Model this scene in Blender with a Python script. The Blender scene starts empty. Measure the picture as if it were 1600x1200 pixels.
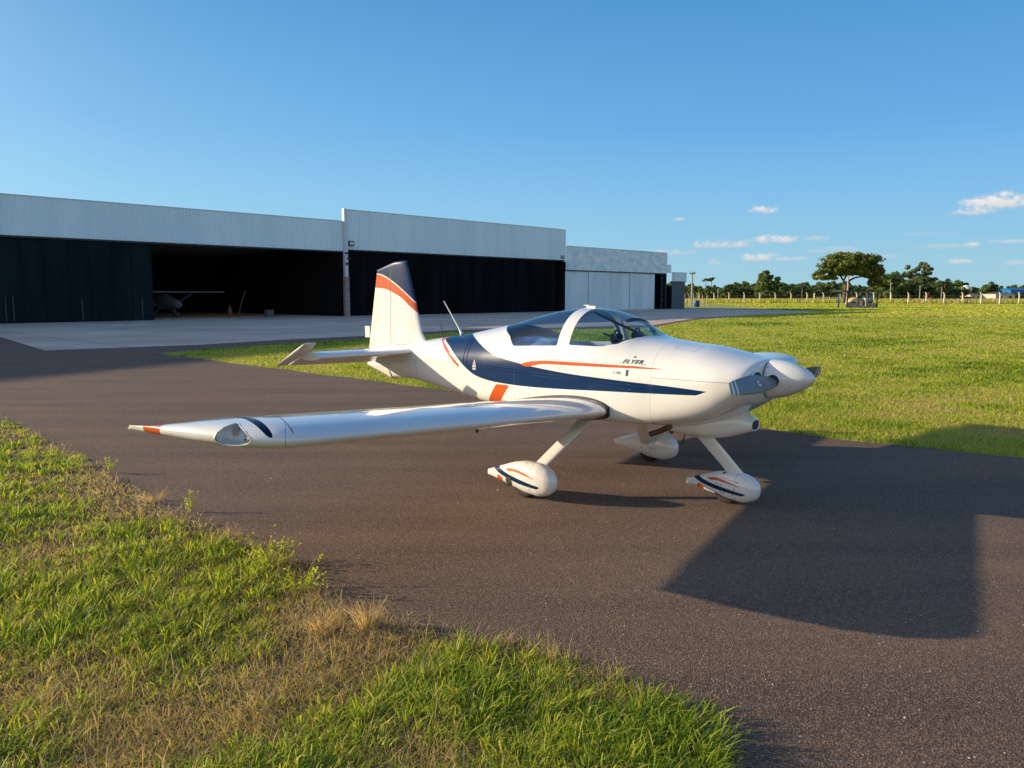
import bpy, bmesh, math, random
import numpy as np
from mathutils import Vector, Matrix
from mathutils.bvhtree import BVHTree

# ------------------------------------------------------------------ camera, sky, sun, exposure
S = bpy.context.scene
COL = S.collection
R = math.radians
CAMH = 1.85
cd = bpy.data.cameras.new('camera'); cam = bpy.data.objects.new('camera', cd); COL.objects.link(cam)
cam.location = (0, 0, CAMH); cam.rotation_euler = (R(90) - math.atan(138 / 1202), 0, 0)
cd.sensor_width = 36; cd.lens = 1202 / 1600 * 36; cd.clip_start = .05; cd.clip_end = 6000
S.camera = cam
SUN_EL = R(14.2)
KX, KY = 3.80, -.56            # ground offset of a shadow per metre of height
w = bpy.data.worlds.new('World'); S.world = w; w.use_nodes = True
wn = w.node_tree.nodes; wl = w.node_tree.links
for n in list(wn): wn.remove(n)
wo = wn.new('ShaderNodeOutputWorld'); wb = wn.new('ShaderNodeBackground'); sky = wn.new('ShaderNodeTexSky')
sky.sky_type = 'NISHITA'; sky.sun_disc = False; sky.sun_elevation = SUN_EL
sky.sun_rotation = math.atan2(-KX, -KY)
sky.air_density = 1.0; sky.dust_density = .6; sky.ozone_density = 2.0; sky.altitude = 600
wb.inputs[1].default_value = .13
# small clouds low in the sky, painted into the sky itself: (azimuth right of +Y in degrees, elevation, half width, half height)
def px_dir(px, py):
    p = math.atan(138 / 1202); x = (px - 800) / 1202; y = (600 - py) / 1202
    return (x, math.cos(p) + y * math.sin(p), -math.sin(p) + y * math.cos(p))
def azel(px, py):
    d = px_dir(px, py); return math.atan2(d[0], d[1]), math.atan2(d[2], math.hypot(d[0], d[1]))
CLOUDS = [(1572, 318, 52, 17, 1.0), (1525, 332, 32, 8, .9), (1195, 329, 24, 8, .95), (1060, 343, 12, 4, .6), (1130, 383, 52, 9, .85), (1205, 376, 38, 10, .9), (1180, 404, 34, 9, .85), (1235, 405, 26, 5, .6), (1275, 373, 18, 5, .5), (1300, 392, 40, 7, .4), (1515, 383, 16, 5, .8), (1478, 386, 34, 6, .4), (1575, 378, 28, 4, .6), (1500, 410, 16, 6, .7), (1040, 396, 40, 7, .6), (1118, 412, 16, 8, .4), (1590, 412, 20, 5, .5), (1385, 402, 24, 6, .35), (1450, 366, 40, 4, .25)]
L = wl.new
def wnode(t, **k):
    n = wn.new(t)
    for a, b in k.items(): setattr(n, a, b)
    return n
tc = wnode('ShaderNodeTexCoord'); sep = wnode('ShaderNodeSeparateXYZ'); L(tc.outputs['Generated'], sep.inputs[0])
def wm(op, a, b=None, c=None, clamp=False):
    n = wn.new('ShaderNodeMath'); n.operation = op; n.use_clamp = clamp
    for i, v in enumerate((a, b, c)):
        if v is None: continue
        if isinstance(v, (int, float)): n.inputs[i].default_value = v
        else: L(v, n.inputs[i])
    return n.outputs[0]
az = wm('ARCTAN2', sep.outputs[0], sep.outputs[1])
el = wm('ARCSINE', sep.outputs[2])
comb = wnode('ShaderNodeCombineXYZ'); L(az, comb.inputs[0]); L(wm('MULTIPLY', el, 1.35), comb.inputs[1])
nz = wnode('ShaderNodeTexNoise'); nz.inputs['Scale'].default_value = 62; nz.inputs['Detail'].default_value = 6; nz.inputs['Roughness'].default_value = .62
L(comb.outputs[0], nz.inputs['Vector'])
nzc = wm('SUBTRACT', nz.outputs[0], .5)
tot = None; under = None
for (px, py, hw, hh, st) in CLOUDS:
    a0, e0 = azel(px, py); hw_ = hw / 1300; hh_ = hh / 1202
    u = wm('MULTIPLY', wm('SUBTRACT', az, a0), 1 / hw_); v = wm('MULTIPLY', wm('SUBTRACT', el, e0), 1 / hh_)
    v = wm('MULTIPLY', v, wm('ADD', 1.15, wm('MULTIPLY', wm('LESS_THAN', v, 0), .7)))   # flatter below
    r2 = wm('ADD', wm('MULTIPLY', u, u), wm('MULTIPLY', v, v))
    d = wm('ADD', wm('SUBTRACT', 1.35, r2), wm('MULTIPLY', nzc, 5.0))
    m = wm('MULTIPLY', wm('MULTIPLY', wm('MAXIMUM', d, 0), .75, None, True), st)
    sh = wm('MULTIPLY', m, wm('ADD', .5, wm('MULTIPLY', v, .55), None, True))
    tot = m if tot is None else wm('MAXIMUM', tot, m)
    under = sh if under is None else wm('MAXIMUM', under, sh)
cc = wnode('ShaderNodeMix', data_type='RGBA'); cc.inputs['A'].default_value = (2.5, 3.0, 3.6, 1); cc.inputs['B'].default_value = (5.2, 4.9, 4.5, 1)
L(under, cc.inputs['Factor'])
hsv = wnode('ShaderNodeHueSaturation'); hsv.inputs['Saturation'].default_value = 1.15; hsv.inputs['Value'].default_value = 1.0
L(sky.outputs[0], hsv.inputs['Color'])
gr = wnode('ShaderNodeValToRGB'); L(wm('MULTIPLY', el, 1.0), gr.inputs[0]); ge_ = gr.color_ramp.elements
SKYR = [(0.0, (1.75, 3.15, 3.75)), (.05, (1.45, 2.95, 4.0)), (.12, (1.05, 2.6, 4.3)), (.20, (.66, 2.1, 4.1)), (.36, (.32, 1.52, 3.35)), (.6, (.22, 1.05, 2.8)), (1.0, (.30, .95, 2.3))]
ge_[0].position = 0; ge_[0].color = (*SKYR[0][1], 1); ge_[1].position = 1; ge_[1].color = (*SKYR[-1][1], 1)
for p_, c_ in SKYR[1:-1]: x_ = ge_.new(p_); x_.color = (*c_, 1)
# the sunward side (left) is paler than the right
glow = wm('MULTIPLY', wm('POWER', wm('ADD', .5, wm('MULTIPLY', wm('COSINE', wm('SUBTRACT', az, math.atan2(-KX, -KY))), .5)), 2.5), wm('POWER', wm('SUBTRACT', 1, wm('ABSOLUTE', el), None, True), 3.0))
gl = wnode('ShaderNodeMix', data_type='RGBA'); L(wm('MULTIPLY', glow, .75), gl.inputs['Factor']); L(gr.outputs[0], gl.inputs['A']); gl.inputs['B'].default_value = (2.6, 4.5, 5.2, 1)
# bright haze round the sun and whitened low sky behind the camera, both off frame, added to lift shade fill
sv = Vector((-KX, -KY, 1)).normalized()
dt = wm('ADD', wm('ADD', wm('MULTIPLY', sep.outputs[0], sv.x), wm('MULTIPLY', sep.outputs[1], sv.y)), wm('MULTIPLY', sep.outputs[2], sv.z))
aur = wm('POWER', wm('MAXIMUM', dt, 0), 9.0)
au = wnode('ShaderNodeVectorMath', operation='SCALE'); au.inputs[0].default_value = (9.0, 7.6, 5.4); L(aur, au.inputs['Scale'])
bk = wm('MULTIPLY', wm('MULTIPLY', sep.outputs[1], -1.6, None, True), wm('POWER', wm('SUBTRACT', 1, wm('ABSOLUTE', el), None, True), 1.6))
g2 = wnode('ShaderNodeMix', data_type='RGBA'); L(bk, g2.inputs['Factor']); L(gl.outputs['Result'], g2.inputs['A']); g2.inputs['B'].default_value = (4.4, 4.3, 4.3, 1)
g3 = wnode('ShaderNodeVectorMath', operation='ADD'); L(g2.outputs['Result'], g3.inputs[0]); L(au.outputs[0], g3.inputs[1])
bl = wnode('ShaderNodeMix', data_type='RGBA'); bl.inputs['Factor'].default_value = .92; L(hsv.outputs[0], bl.inputs['A']); L(g3.outputs[0], bl.inputs['B'])
mx = wnode('ShaderNodeMix', data_type='RGBA'); L(tot, mx.inputs['Factor']); L(bl.outputs['Result'], mx.inputs['A']); L(cc.outputs['Result'], mx.inputs['B'])
L(mx.outputs['Result'], wb.inputs[0]); L(wb.outputs[0], wo.inputs[0])
sd = bpy.data.lights.new('sun', 'SUN'); sd.energy = 4.7; sd.angle = R(.5); sd.color = (1, .82, .58)
sun = bpy.data.objects.new('sun', sd); COL.objects.link(sun)
sun.rotation_euler = Vector((-KX, -KY, 1)).to_track_quat('Z', 'Y').to_euler()
S.view_settings.view_transform = 'Standard'; S.view_settings.look = 'None'; S.view_settings.exposure = .55; S.view_settings.gamma = 1
S.render.engine = 'CYCLES'
S.cycles.max_bounces = 8; S.cycles.transparent_max_bounces = 12

# ------------------------------------------------------------------ helpers
def mat(name, col, rough=.5, metal=0, coat=0, **k):
    m = bpy.data.materials.new(name); m.use_nodes = True
    b = m.node_tree.nodes['Principled BSDF']
    b.inputs['Base Color'].default_value = (*col, 1); b.inputs['Roughness'].default_value = rough
    b.inputs['Metallic'].default_value = metal; b.inputs['Coat Weight'].default_value = coat; b.inputs['Coat Roughness'].default_value = .04
    for a, v in k.items(): b.inputs[a.replace('_', ' ')].default_value = v
    return m
def nodes(m): return m.node_tree.nodes, m.node_tree.links, m.node_tree.nodes['Principled BSDF']
def noise_col(m, cols, scale=5., detail=5, rough=.6, coord='Object', stretch=(1, 1, 1), bump=0, bscale=None, bdist=.01, lo=.35, hi=.65):
    """colour from noise through a ramp, optional bump"""
    N, K, b = nodes(m)
    t = N.new('ShaderNodeTexCoord'); mp = N.new('ShaderNodeMapping'); mp.inputs['Scale'].default_value = stretch
    K.new(t.outputs[coord], mp.inputs[0])
    n = N.new('ShaderNodeTexNoise'); n.inputs['Scale'].default_value = scale; n.inputs['Detail'].default_value = detail; n.inputs['Roughness'].default_value = rough
    K.new(mp.outputs[0], n.inputs['Vector'])
    r = N.new('ShaderNodeValToRGB'); e = r.color_ramp.elements
    e[0].position = lo; e[1].position = hi; e[0].color = (*cols[0], 1); e[1].color = (*cols[-1], 1)
    for i, c in enumerate(cols[1:-1]):
        x = e.new(lo + (hi - lo) * (i + 1) / (len(cols) - 1)); x.color = (*c, 1)
    K.new(n.outputs[0], r.inputs[0]); K.new(r.outputs[0], b.inputs['Base Color'])
    if bump:
        n2 = N.new('ShaderNodeTexNoise'); n2.inputs['Scale'].default_value = bscale or scale * 4; n2.inputs['Detail'].default_value = 4
        K.new(mp.outputs[0], n2.inputs['Vector'])
        bp = N.new('ShaderNodeBump'); bp.inputs['Strength'].default_value = bump; bp.inputs['Distance'].default_value = bdist
        K.new(n2.outputs[0], bp.inputs['Height']); K.new(bp.outputs[0], b.inputs['Normal'])
    return r
def tag(o, label=None, cat=None, group=None, kind=None):
    if label: o['label'] = label
    if cat: o['category'] = cat
    if group: o['group'] = group
    if kind: o['kind'] = kind
    return o
def empty(name, loc=(0, 0, 0), rz=0, label=None, cat=None, group=None):
    o = bpy.data.objects.new(name, None); COL.objects.link(o); o.location = loc; o.rotation_euler = (0, 0, rz); o.empty_display_size = .2
    return tag(o, label, cat, group)
def mesh(name, V, F, mats, parent=None, smooth=False, mi=None, sharp=None):
    me = bpy.data.meshes.new(name); me.from_pydata([tuple(map(float, v)) for v in V], [], [tuple(f) for f in F])
    if not isinstance(mats, (list, tuple)): mats = [mats]
    for m in mats: me.materials.append(m)
    if mi is not None: me.polygons.foreach_set('material_index', list(mi))
    if smooth:
        me.polygons.foreach_set('use_smooth', [True] * len(me.polygons))
        if sharp: me.set_sharp_from_angle(angle=R(sharp))
    me.update()
    o = bpy.data.objects.new(name, me); COL.objects.link(o)
    if parent: o.parent = parent
    return o
class MB:
    def __init__(s): s.V = []; s.F = []; s.m = []
    def add(s, V, F, mi=0):
        k = len(s.V); s.V += [tuple(v) for v in V]; s.F += [tuple(i + k for i in f) for f in F]; s.m += [mi] * len(F); return s
    def box(s, a, b, mi=0, rz=0, c=None):
        (x0, y0, z0), (x1, y1, z1) = a, b
        V = [(x0, y0, z0), (x1, y0, z0), (x1, y1, z0), (x0, y1, z0), (x0, y0, z1), (x1, y0, z1), (x1, y1, z1), (x0, y1, z1)]
        if rz:
            c = c or ((x0 + x1) / 2, (y0 + y1) / 2); cs, sn = math.cos(rz), math.sin(rz)
            V = [(c[0] + (x - c[0]) * cs - (y - c[1]) * sn, c[1] + (x - c[0]) * sn + (y - c[1]) * cs, z) for x, y, z in V]
        return s.add(V, [(3, 2, 1, 0), (4, 5, 6, 7), (0, 1, 5, 4), (1, 2, 6, 5), (2, 3, 7, 6), (3, 0, 4, 7)], mi)
    def tube(s, P, rad, n=8, mi=0, flat=1.0, cap=True):
        """tube through points; rad number or list; flat squashes across the second axis"""
        P = [Vector(p) for p in P]; rad = [rad] * len(P) if isinstance(rad, (int, float)) else rad
        rings = []; ref = None
        for i, p in enumerate(P):
            t = (P[min(i + 1, len(P) - 1)] - P[max(i - 1, 0)]).normalized()
            if ref is None: ref = Vector((1, 0, 0)) if abs(t.x) < .8 else Vector((0, 0, 1))
            u = (ref - t * ref.dot(t)).normalized(); v = t.cross(u); ref = u
            rings.append([p + (u * math.cos(a) + v * math.sin(a) * flat) * rad[i] for a in [2 * math.pi * k / n for k in range(n)]])
        V = [q for r in rings for q in r]; F = []
        for i in range(len(P) - 1):
            for k in range(n):
                F.append((i * n + k, i * n + (k + 1) % n, (i + 1) * n + (k + 1) % n, (i + 1) * n + k))
        if cap: F += [tuple(range(n))[::-1], tuple(range((len(P) - 1) * n, len(P) * n))]
        return s.add(V, F, mi)
    def build(s, name, mats, parent=None, smooth=False, sharp=40): return mesh(name, s.V, s.F, mats, parent, smooth, s.m, sharp if smooth else None)
def loft(rings, cap0=True, cap1=True, closed=True):
    n = len(rings[0]); V = [p for r in rings for p in r]; F = []
    for i in range(len(rings) - 1):
        for k in range(n if closed else n - 1):
            F.append((i * n + k, (i + 1) * n + k, (i + 1) * n + (k + 1) % n, i * n + (k + 1) % n))
    if cap0: F.append(tuple(range(n)))
    if cap1: F.append(tuple(range((len(rings) - 1) * n, len(rings) * n))[::-1])
    return V, F
def split(V, F, Mi, f):
    """cut the mesh along f = 0; returns (V, Fin, Min, Fout, Mout) on shared vertices"""
    V = list(map(tuple, V)); val = f(np.array(V, float)); cache = {}
    A, Am, B, Bm = [], [], [], []
    for face, m in zip(F, Mi):
        s = [val[i] >= 0 for i in face]
        if all(s): A.append(face); Am.append(m); continue
        if not any(s): B.append(face); Bm.append(m); continue
        pa, pb = [], []
        for q in range(len(face)):
            i, j = face[q], face[(q + 1) % len(face)]
            (pa if s[q] else pb).append(i)
            if s[q] != s[(q + 1) % len(face)]:
                k = (min(i, j), max(i, j))
                if k not in cache:
                    a, b = k; t = val[a] / (val[a] - val[b]); t = min(.999, max(.001, t))
                    cache[k] = len(V); V.append(tuple(V[a][c] + (V[b][c] - V[a][c]) * t for c in range(3)))
                pa.append(cache[k]); pb.append(cache[k])
        if len(pa) > 2: A.append(tuple(pa)); Am.append(m)
        if len(pb) > 2: B.append(tuple(pb)); Bm.append(m)
    return V, A, Am, B, Bm
def compact(V, F):
    used = sorted({i for f in F for i in f}); mp = {u: k for k, u in enumerate(used)}
    return [V[u] for u in used], [tuple(mp[i] for i in f) for f in F]
def spl(P, n=8):
    """Catmull-Rom through 2-D points"""
    P = [np.array(p, float) for p in P]; out = []
    for i in range(len(P) - 1):
        a, b, c, d = P[max(i - 1, 0)], P[i], P[i + 1], P[min(i + 2, len(P) - 1)]
        for k in range(n):
            t = k / n; out.append(.5 * (2 * b + (c - a) * t + (2 * a - 5 * b + 4 * c - d) * t * t + (3 * b - a - 3 * c + d) * t ** 3))
    out.append(P[-1]); return [tuple(o) for o in out]
def polyf(pts, ax=(0, 2)):
    """signed distance (positive inside) to a polygon in two of the axes"""
    P = np.array(pts, float)
    def f(V):
        q = V[:, list(ax)]; best = np.full(len(q), 1e9); ins = np.zeros(len(q), bool)
        for i in range(len(P)):
            a, b = P[i], P[(i + 1) % len(P)]; e = b - a; w_ = q - a
            t = np.clip((w_ @ e) / max(e @ e, 1e-12), 0, 1); d = w_ - t[:, None] * e
            best = np.minimum(best, (d * d).sum(1))
            c = ((a[1] > q[:, 1]) != (b[1] > q[:, 1])); 
            with np.errstate(divide='ignore', invalid='ignore'):
                xi = (b[0] - a[0]) * (q[:, 1] - a[1]) / (b[1] - a[1]) + a[0]
            ins ^= c & (q[:, 0] < xi)
        return np.where(ins, 1, -1) * np.sqrt(best) + 1e-7
    return f
def paint(V, F, Mi, f, m):
    """give the faces inside f (or inside every function of a list) material m"""
    A, Am, rest, rm = F, Mi, [], []
    for g_ in (f if isinstance(f, list) else [f]):
        V, A, Am, B, Bm = split(V, A, Am, g_); rest += B; rm += Bm
    return V, A + rest, [m] * len(A) + rm
def band(g_, w_):
    """thin line |g| < w as two cuts, so that it survives a mesh coarser than the line"""
    return [lambda V: g_(V) + w_, lambda V: w_ - g_(V)]
def interp(tab, xs):
    """smooth interpolation of a table of rows [x, a, b, ...] (monotone cubic)"""
    T = np.array(sorted(tab), float); x = T[:, 0]; out = []
    for c in range(1, T.shape[1]):
        y = T[:, c]; h = np.diff(x); d = np.diff(y) / h; m = np.zeros(len(x)); m[0], m[-1] = d[0], d[-1]
        for i in range(1, len(x) - 1):
            m[i] = 0 if d[i - 1] * d[i] <= 0 else (h[i - 1] + h[i]) * 3 / ((2 * h[i] + h[i - 1]) / d[i - 1] + (h[i] + 2 * h[i - 1]) / d[i])
        k = np.clip(np.searchsorted(x, xs) - 1, 0, len(x) - 2); t = (xs - x[k]) / h[k]
        out.append((1 + 2 * t) * (1 - t) ** 2 * y[k] + t * (1 - t) ** 2 * h[k] * m[k] + t * t * (3 - 2 * t) * y[k + 1] + t * t * (t - 1) * h[k] * m[k + 1])
    return np.array(out).T

# ------------------------------------------------------------------ aircraft materials
WHITE = mat('white_paint', (.56, .55, .53), .3, coat=1, Specular_IOR_Level=.25, Coat_IOR=1.7)
noise_col(WHITE, [(.73, .72, .67), (.78, .765, .715)], 1.3, 3)
NAVY = mat('navy_paint', (.002, .023, .082), .3, coat=.22, Specular_IOR_Level=.12)
ORANGE = mat('orange_paint', (.52, .085, .012), .3, coat=.5, Specular_IOR_Level=.2)
SEAM = mat('panel_gap', (.06, .06, .06), .7)
BLACKP = mat('black_plastic', (.015, .015, .017), .45)
RUBBER = mat('rubber', (.022, .021, .02), .8); noise_col(RUBBER, [(.018, .017, .016), (.035, .03, .027)], 12)
BLADEG = mat('blade_grey', (.13, .145, .15), .38, coat=.3)
BLADEW = mat('blade_white', (.62, .66, .68), .35)
STEEL = mat('exhaust_steel', (.16, .09, .07), .5, metal=.7); noise_col(STEEL, [(.1, .05, .04), (.25, .16, .12)], 20)
GREY = mat('interior_grey', (.30, .36, .42), .7)
SEATM = mat('seat_leather', (.07, .06, .055), .6)
CHROME = mat('chrome', (.75, .76, .78), .12, metal=1)
LIGHTG = mat('lamp_plate', (.62, .65, .66), .5)
def glassmat(name, tint, refl=1.0):
    m = bpy.data.materials.new(name); m.use_nodes = True; N, K = m.node_tree.nodes, m.node_tree.links
    for n in list(N): N.remove(n)
    o = N.new('ShaderNodeOutputMaterial'); t = N.new('ShaderNodeBsdfTransparent'); g = N.new('ShaderNodeBsdfGlossy'); mx = N.new('ShaderNodeMixShader'); fr = N.new('ShaderNodeFresnel')
    t.inputs[0].default_value = (*tint, 1); g.inputs['Roughness'].default_value = .02; g.inputs[0].default_value = (refl, refl, refl, 1); ge = N.new('ShaderNodeNewGeometry'); mr = N.new('ShaderNodeMapRange'); mr.inputs['To Min'].default_value = 1.45; mr.inputs['To Max'].default_value = 1 / 1.45; K.new(ge.outputs['Backfacing'], mr.inputs[0]); K.new(mr.outputs[0], fr.inputs[0])
    K.new(fr.outputs[0], mx.inputs[0]); K.new(t.outputs[0], mx.inputs[1]); K.new(g.outputs[0], mx.inputs[2]); K.new(mx.outputs[0], o.inputs[0])
    return m
GLASS = glassmat('canopy_glass', (.62, .78, .90))
CLEAR = glassmat('clear_lens', (.92, .94, .95))

# ------------------------------------------------------------------ aircraft: frame x forward, y left, z up
YAW = R(-42.2)
plane = empty('light_aircraft', (.857, 7.730, 0), YAW, 'white two-seat low-wing aircraft with navy and orange stripes parked on the asphalt', 'aircraft')
#      x     zt     zb     w     zm    nt   nb
FT = [(-3.24, 1.17, .80, .045, 1.00, 2.2, 2.6), (-3.1, 1.20, .815, .075, 1.02, 2.2, 2.8), (-2.8, 1.265, .82, .14, 1.05, 2.2, 3.2), (-2.5, 1.315, .80, .205, 1.07, 2.2, 3.8), (-2.2, 1.36, .775, .27, 1.08, 2.2, 4.4),
      (-1.76, 1.42, .735, .36, 1.08, 2.2, 5), (-1.4, 1.485, .705, .43, 1.08, 2.2, 6), (-1.16, 1.53, .69, .475, 1.08, 2.2, 6), (-.88, 1.59, .68, .515, 1.08, 2.25, 6.5), (-.61, 1.655, .67, .54, 1.08, 2.3, 7),
      (-.31, 1.71, .665, .55, 1.07, 2.35, 7), (-.07, 1.73, .665, .55, 1.07, 2.4, 7), (.13, 1.715, .665, .548, 1.07, 2.4, 7), (.28, 1.68, .667, .545, 1.07, 2.4, 7), (.43, 1.622, .67, .54, 1.06, 2.4, 7),
      (.57, 1.548, .672, .535, 1.05, 2.45, 7), (.70, 1.478, .675, .53, 1.05, 2.6, 6.5), (.80, 1.455, .68, .525, 1.05, 2.6, 6), (.95, 1.437, .685, .515, 1.05, 2.6, 5), (1.12, 1.42, .70, .51, 1.06, 2.5, 4), (1.31, 1.405, .73, .50, 1.08, 2.4, 3.4),
      (1.49, 1.372, .785, .485, 1.11, 2.3, 3.0), (1.62, 1.345, .85, .46, 1.13, 2.25, 2.7), (1.72, 1.325, .91, .425, 1.145, 2.2, 2.5), (1.78, 1.315, .95, .37, 1.15, 2.2, 2.3), (1.805, 1.308, .985, .28, 1.15, 2.1, 2.1), (1.812, 1.30, .99, .17, 1.147, 2, 2)]
xs = np.concatenate([np.arange(-3.24, 1.60, .022), np.linspace(1.60, 1.812, 26)])
T = interp(FT, xs)
NTH = 160
_A = np.linspace(0, 2 * np.pi, 2881)[:-1]
def ring(x, zt, zb, w_, zm, nt, nb):
    """superellipse section resampled to even steps along its outline"""
    c, s = np.cos(_A), np.sin(_A); n = np.where(s >= 0, nt, nb); h = np.where(s >= 0, zt - zm, zm - zb)
    y = w_ * np.sign(c) * np.abs(c) ** (2 / n); z = zm + h * np.sign(s) * np.abs(s) ** (2 / n)
    y = np.append(y, y[0]); z = np.append(z, z[0]); L_ = np.concatenate([[0], np.cumsum(np.hypot(np.diff(y), np.diff(z)))])
    q = np.linspace(0, L_[-1], NTH + 1)[:-1]; return list(zip([float(x)] * NTH, np.interp(q, L_, y), np.interp(q, L_, z)))
FV, FF = loft([ring(x, *t) for x, t in zip(xs, T)])
FB = BVHTree.FromPolygons([Vector(v) for v in FV], FF)
# ------------------------------------------------------------------ fuselage shell, cowling, windows
M0 = [0] * len(FF)
FV, CF, CM, BF, BM = split(FV, FF, M0, lambda V: V[:, 0] - .95)
MATS = [WHITE, NAVY, ORANGE, SEAM]
BLUE = spl([(1.483, 1.052), (1.223, 1.067), (.955, 1.077), (.583, 1.09), (.155, 1.108), (-.156, 1.13), (-.492, 1.164), (-.88, 1.218), (-1.094, 1.271), (-1.279, 1.335), (-1.463, 1.393), (-1.612, 1.423)], 4) + [(-1.66, 1.7), (-2.16, 1.7)] + \
    spl([(-2.118, 1.359), (-1.875, 1.283), (-1.676, 1.181), (-1.497, 1.081), (-1.337, 1.012), (-1.137, .972), (-.868, .953), (-.489, .948), (-.074, .957), (.516, .98), (.957, .995), (1.382, 1.013)], 4)
REDL = spl([(-2.165, 1.346), (-2.02, 1.29), (-1.867, 1.197), (-1.716, 1.115), (-1.59, 1.05)], 4) + spl([(-1.60, 1.087), (-1.739, 1.17), (-1.872, 1.248), (-2.076, 1.33)], 4) + [(-2.10, 1.7), (-2.2, 1.7)]
STR = spl([(-.572, 1.159), (-.451, 1.198), (-.243, 1.22), (.147, 1.226), (.568, 1.226), (.892, 1.225), (1.435, 1.221)], 5) + spl([(1.42, 1.2195), (.959, 1.209), (.573, 1.2), (.15, 1.193), (-.24, 1.186), (-.362, 1.165), (-.456, 1.147)], 5)
BOX = [(-.919, .935), (-.709, .94), (-.90, .715), (-.96, .64), (-1.16, .64), (-1.10, .715)]
def livery(V, F, Mi):
    for P, m in ((BLUE, 1), (REDL, 2), (STR, 2), (BOX, 2)): V, F, Mi = paint(V, F, Mi, polyf(P), m)
    return V, F, Mi
def between(ax, a, b): return lambda V: np.minimum(V[:, ax] - a, b - V[:, ax])
# windows
XF = [(0, .71), (.24, .665), (.34, .62), (.43, .54), (.47, .43), (.56, .2)]
XRt = [(1.30, -.675), (1.338, -.694), (1.435, -.808), (1.533, -1.06), (1.6, -1.22)]
def fwin(V):
    xf = np.interp(np.abs(V[:, 1]), *zip(*XF)); return np.minimum(np.minimum(V[:, 2] - 1.383, V[:, 0] - .035), xf - V[:, 0])
def rwin(V):
    xr = np.interp(V[:, 2], *zip(*XRt)); zs = 1.376 + (V[:, 0]) * .05; return np.minimum(np.minimum(V[:, 2] - zs, -.105 - V[:, 0]), V[:, 0] - xr)
FV, WF1, _, BF, BM = split(FV, BF, BM, fwin)
FV, WF2, _, BF, BM = split(FV, BF, BM, rwin)
v_, f_ = compact(FV, WF1); windshield = mesh('windshield', v_, f_, GLASS, plane, True)
v_, f_ = compact(FV, WF2); rear_window = mesh('rear_window', v_, f_, GLASS, plane, True)
V, F, Mi = FV, BF, BM
V, F, Mi = livery(V, F, Mi)
for f in (between(0, .945, .951), [lambda V: V[:, 0] + .66, lambda V: .25 - V[:, 0], lambda V: np.abs(V[:, 1]) - .2] + band(lambda V: V[:, 2] - 1.238, .0018),
          [lambda V: np.abs(V[:, 1]) - .05] + band(lambda V: V[:, 0] + 2.56, .0016), [lambda V: 1.30 - V[:, 2]] + band(lambda V: V[:, 0] + .64, .0014)):
    V, F, Mi = paint(V, F, Mi, f, 3)
v_, f_ = compact(V, F); fuselage = mesh('fuselage', v_, f_, MATS, plane, True, Mi, 60)
V, F, Mi = livery(FV, CF, CM)
V, F, Mi = paint(V, F, Mi, [lambda V: 1.66 - V[:, 0]] + band(lambda V: V[:, 2] - 1.135, .0016), 3)
HT = [(1.06 + .11 * math.cos(a) + .0, .20 + .10 * math.sin(a)) for a in np.linspace(0, 2 * math.pi, 24, endpoint=False)]
hatch = [lambda V: V[:, 2] - 1.2] + band(lambda V: np.maximum(np.abs(V[:, 0] - 1.16) - .10, np.abs(V[:, 1] + .21) - .085), .0014)
V, F, Mi = paint(V, F, Mi, hatch, 3)
v_, f_ = compact(V, F); cowling = mesh('cowling', v_, f_, MATS, plane, True, Mi, 60)
# cooling air inlets, dark mouths in the cowling front
for s in (-1, 1):
    rr = []
    for k, (x, sc) in enumerate([(1.800, 1.12), (1.815, 1.06), (1.812, .95), (1.79, .9)]):
        rr.append([(x, s * .265 + .085 * sc * math.cos(a), 1.165 + .06 * sc * math.sin(a)) for a in np.linspace(0, 2 * math.pi, 28, endpoint=False)])
    v, f = loft(rr[:3], False, False); mesh('inlet_lip', v, f, WHITE, cowling, True)
    v, f = loft([[(1.818, y, z) for x, y, z in rr[2]], [(1.813, y, z) for x, y, z in rr[2]]]); mesh('air_inlet', v, f, BLACKP, cowling)
# scoop
ST = [(.83, .70, .625, .10), (.9, .72, .60, .15), (1.05, .74, .583, .19), (1.27, .80, .578, .20), (1.45, .85, .60, .165), (1.58, .845, .64, .125), (1.66, .80, .67, .10), (1.695, .785, .682, .083)]
xq = np.linspace(.83, 1.695, 40); Tq = interp(ST, xq); rr = []
for x, (zt, zb, hw) in zip(xq, Tq):
    rr.append([(x, hw * math.copysign(abs(math.cos(a)) ** .8, math.cos(a)), (zt + zb) / 2 + (zt - zb) / 2 * math.copysign(abs(math.sin(a)) ** .8, math.sin(a))) for a in np.linspace(0, 2 * math.pi, 40, endpoint=False)])
zc = .733
rr.append([(1.700, y * .9, zc + (z - zc) * .86) for x, y, z in rr[-1]]); rr.append([(1.690, y * .85, zc + (z - zc) * .8) for x, y, z in rr[-2]])
v, f = loft(rr, True, False); scoop = mesh('air_scoop', v, f, WHITE, plane, True)
v, f = loft([[(1.692, y, z) for x, y, z in rr[-1]], [(1.55, y * .8, z) for x, y, z in rr[-1]]]); mesh('scoop_mouth', v, f, BLACKP, scoop)
MB().tube([(.98, -.16, .67), (.84, -.16, .60), (.74, -.16, .56)], .026, 14).build('exhaust_pipe', STEEL, plane, True)
MB().tube([(.98, .10, .67), (.88, .10, .60), (.80, .10, .56)], .026, 14).build('exhaust_pipe', STEEL, plane, True)
MB().tube([(1.02, .0, .60), (.985, .0, .47)], .006, 6).build('drain_tube', BLACKP, plane)
MB().tube([(-1.95, 0, 1.395), (-1.965, 0, 1.42), (-2.0, 0, 1.47), (-2.255, 0, 1.785)], [.028, .016, .010, .005], 10).build('whip_antenna', WHITE, plane, True)
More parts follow.
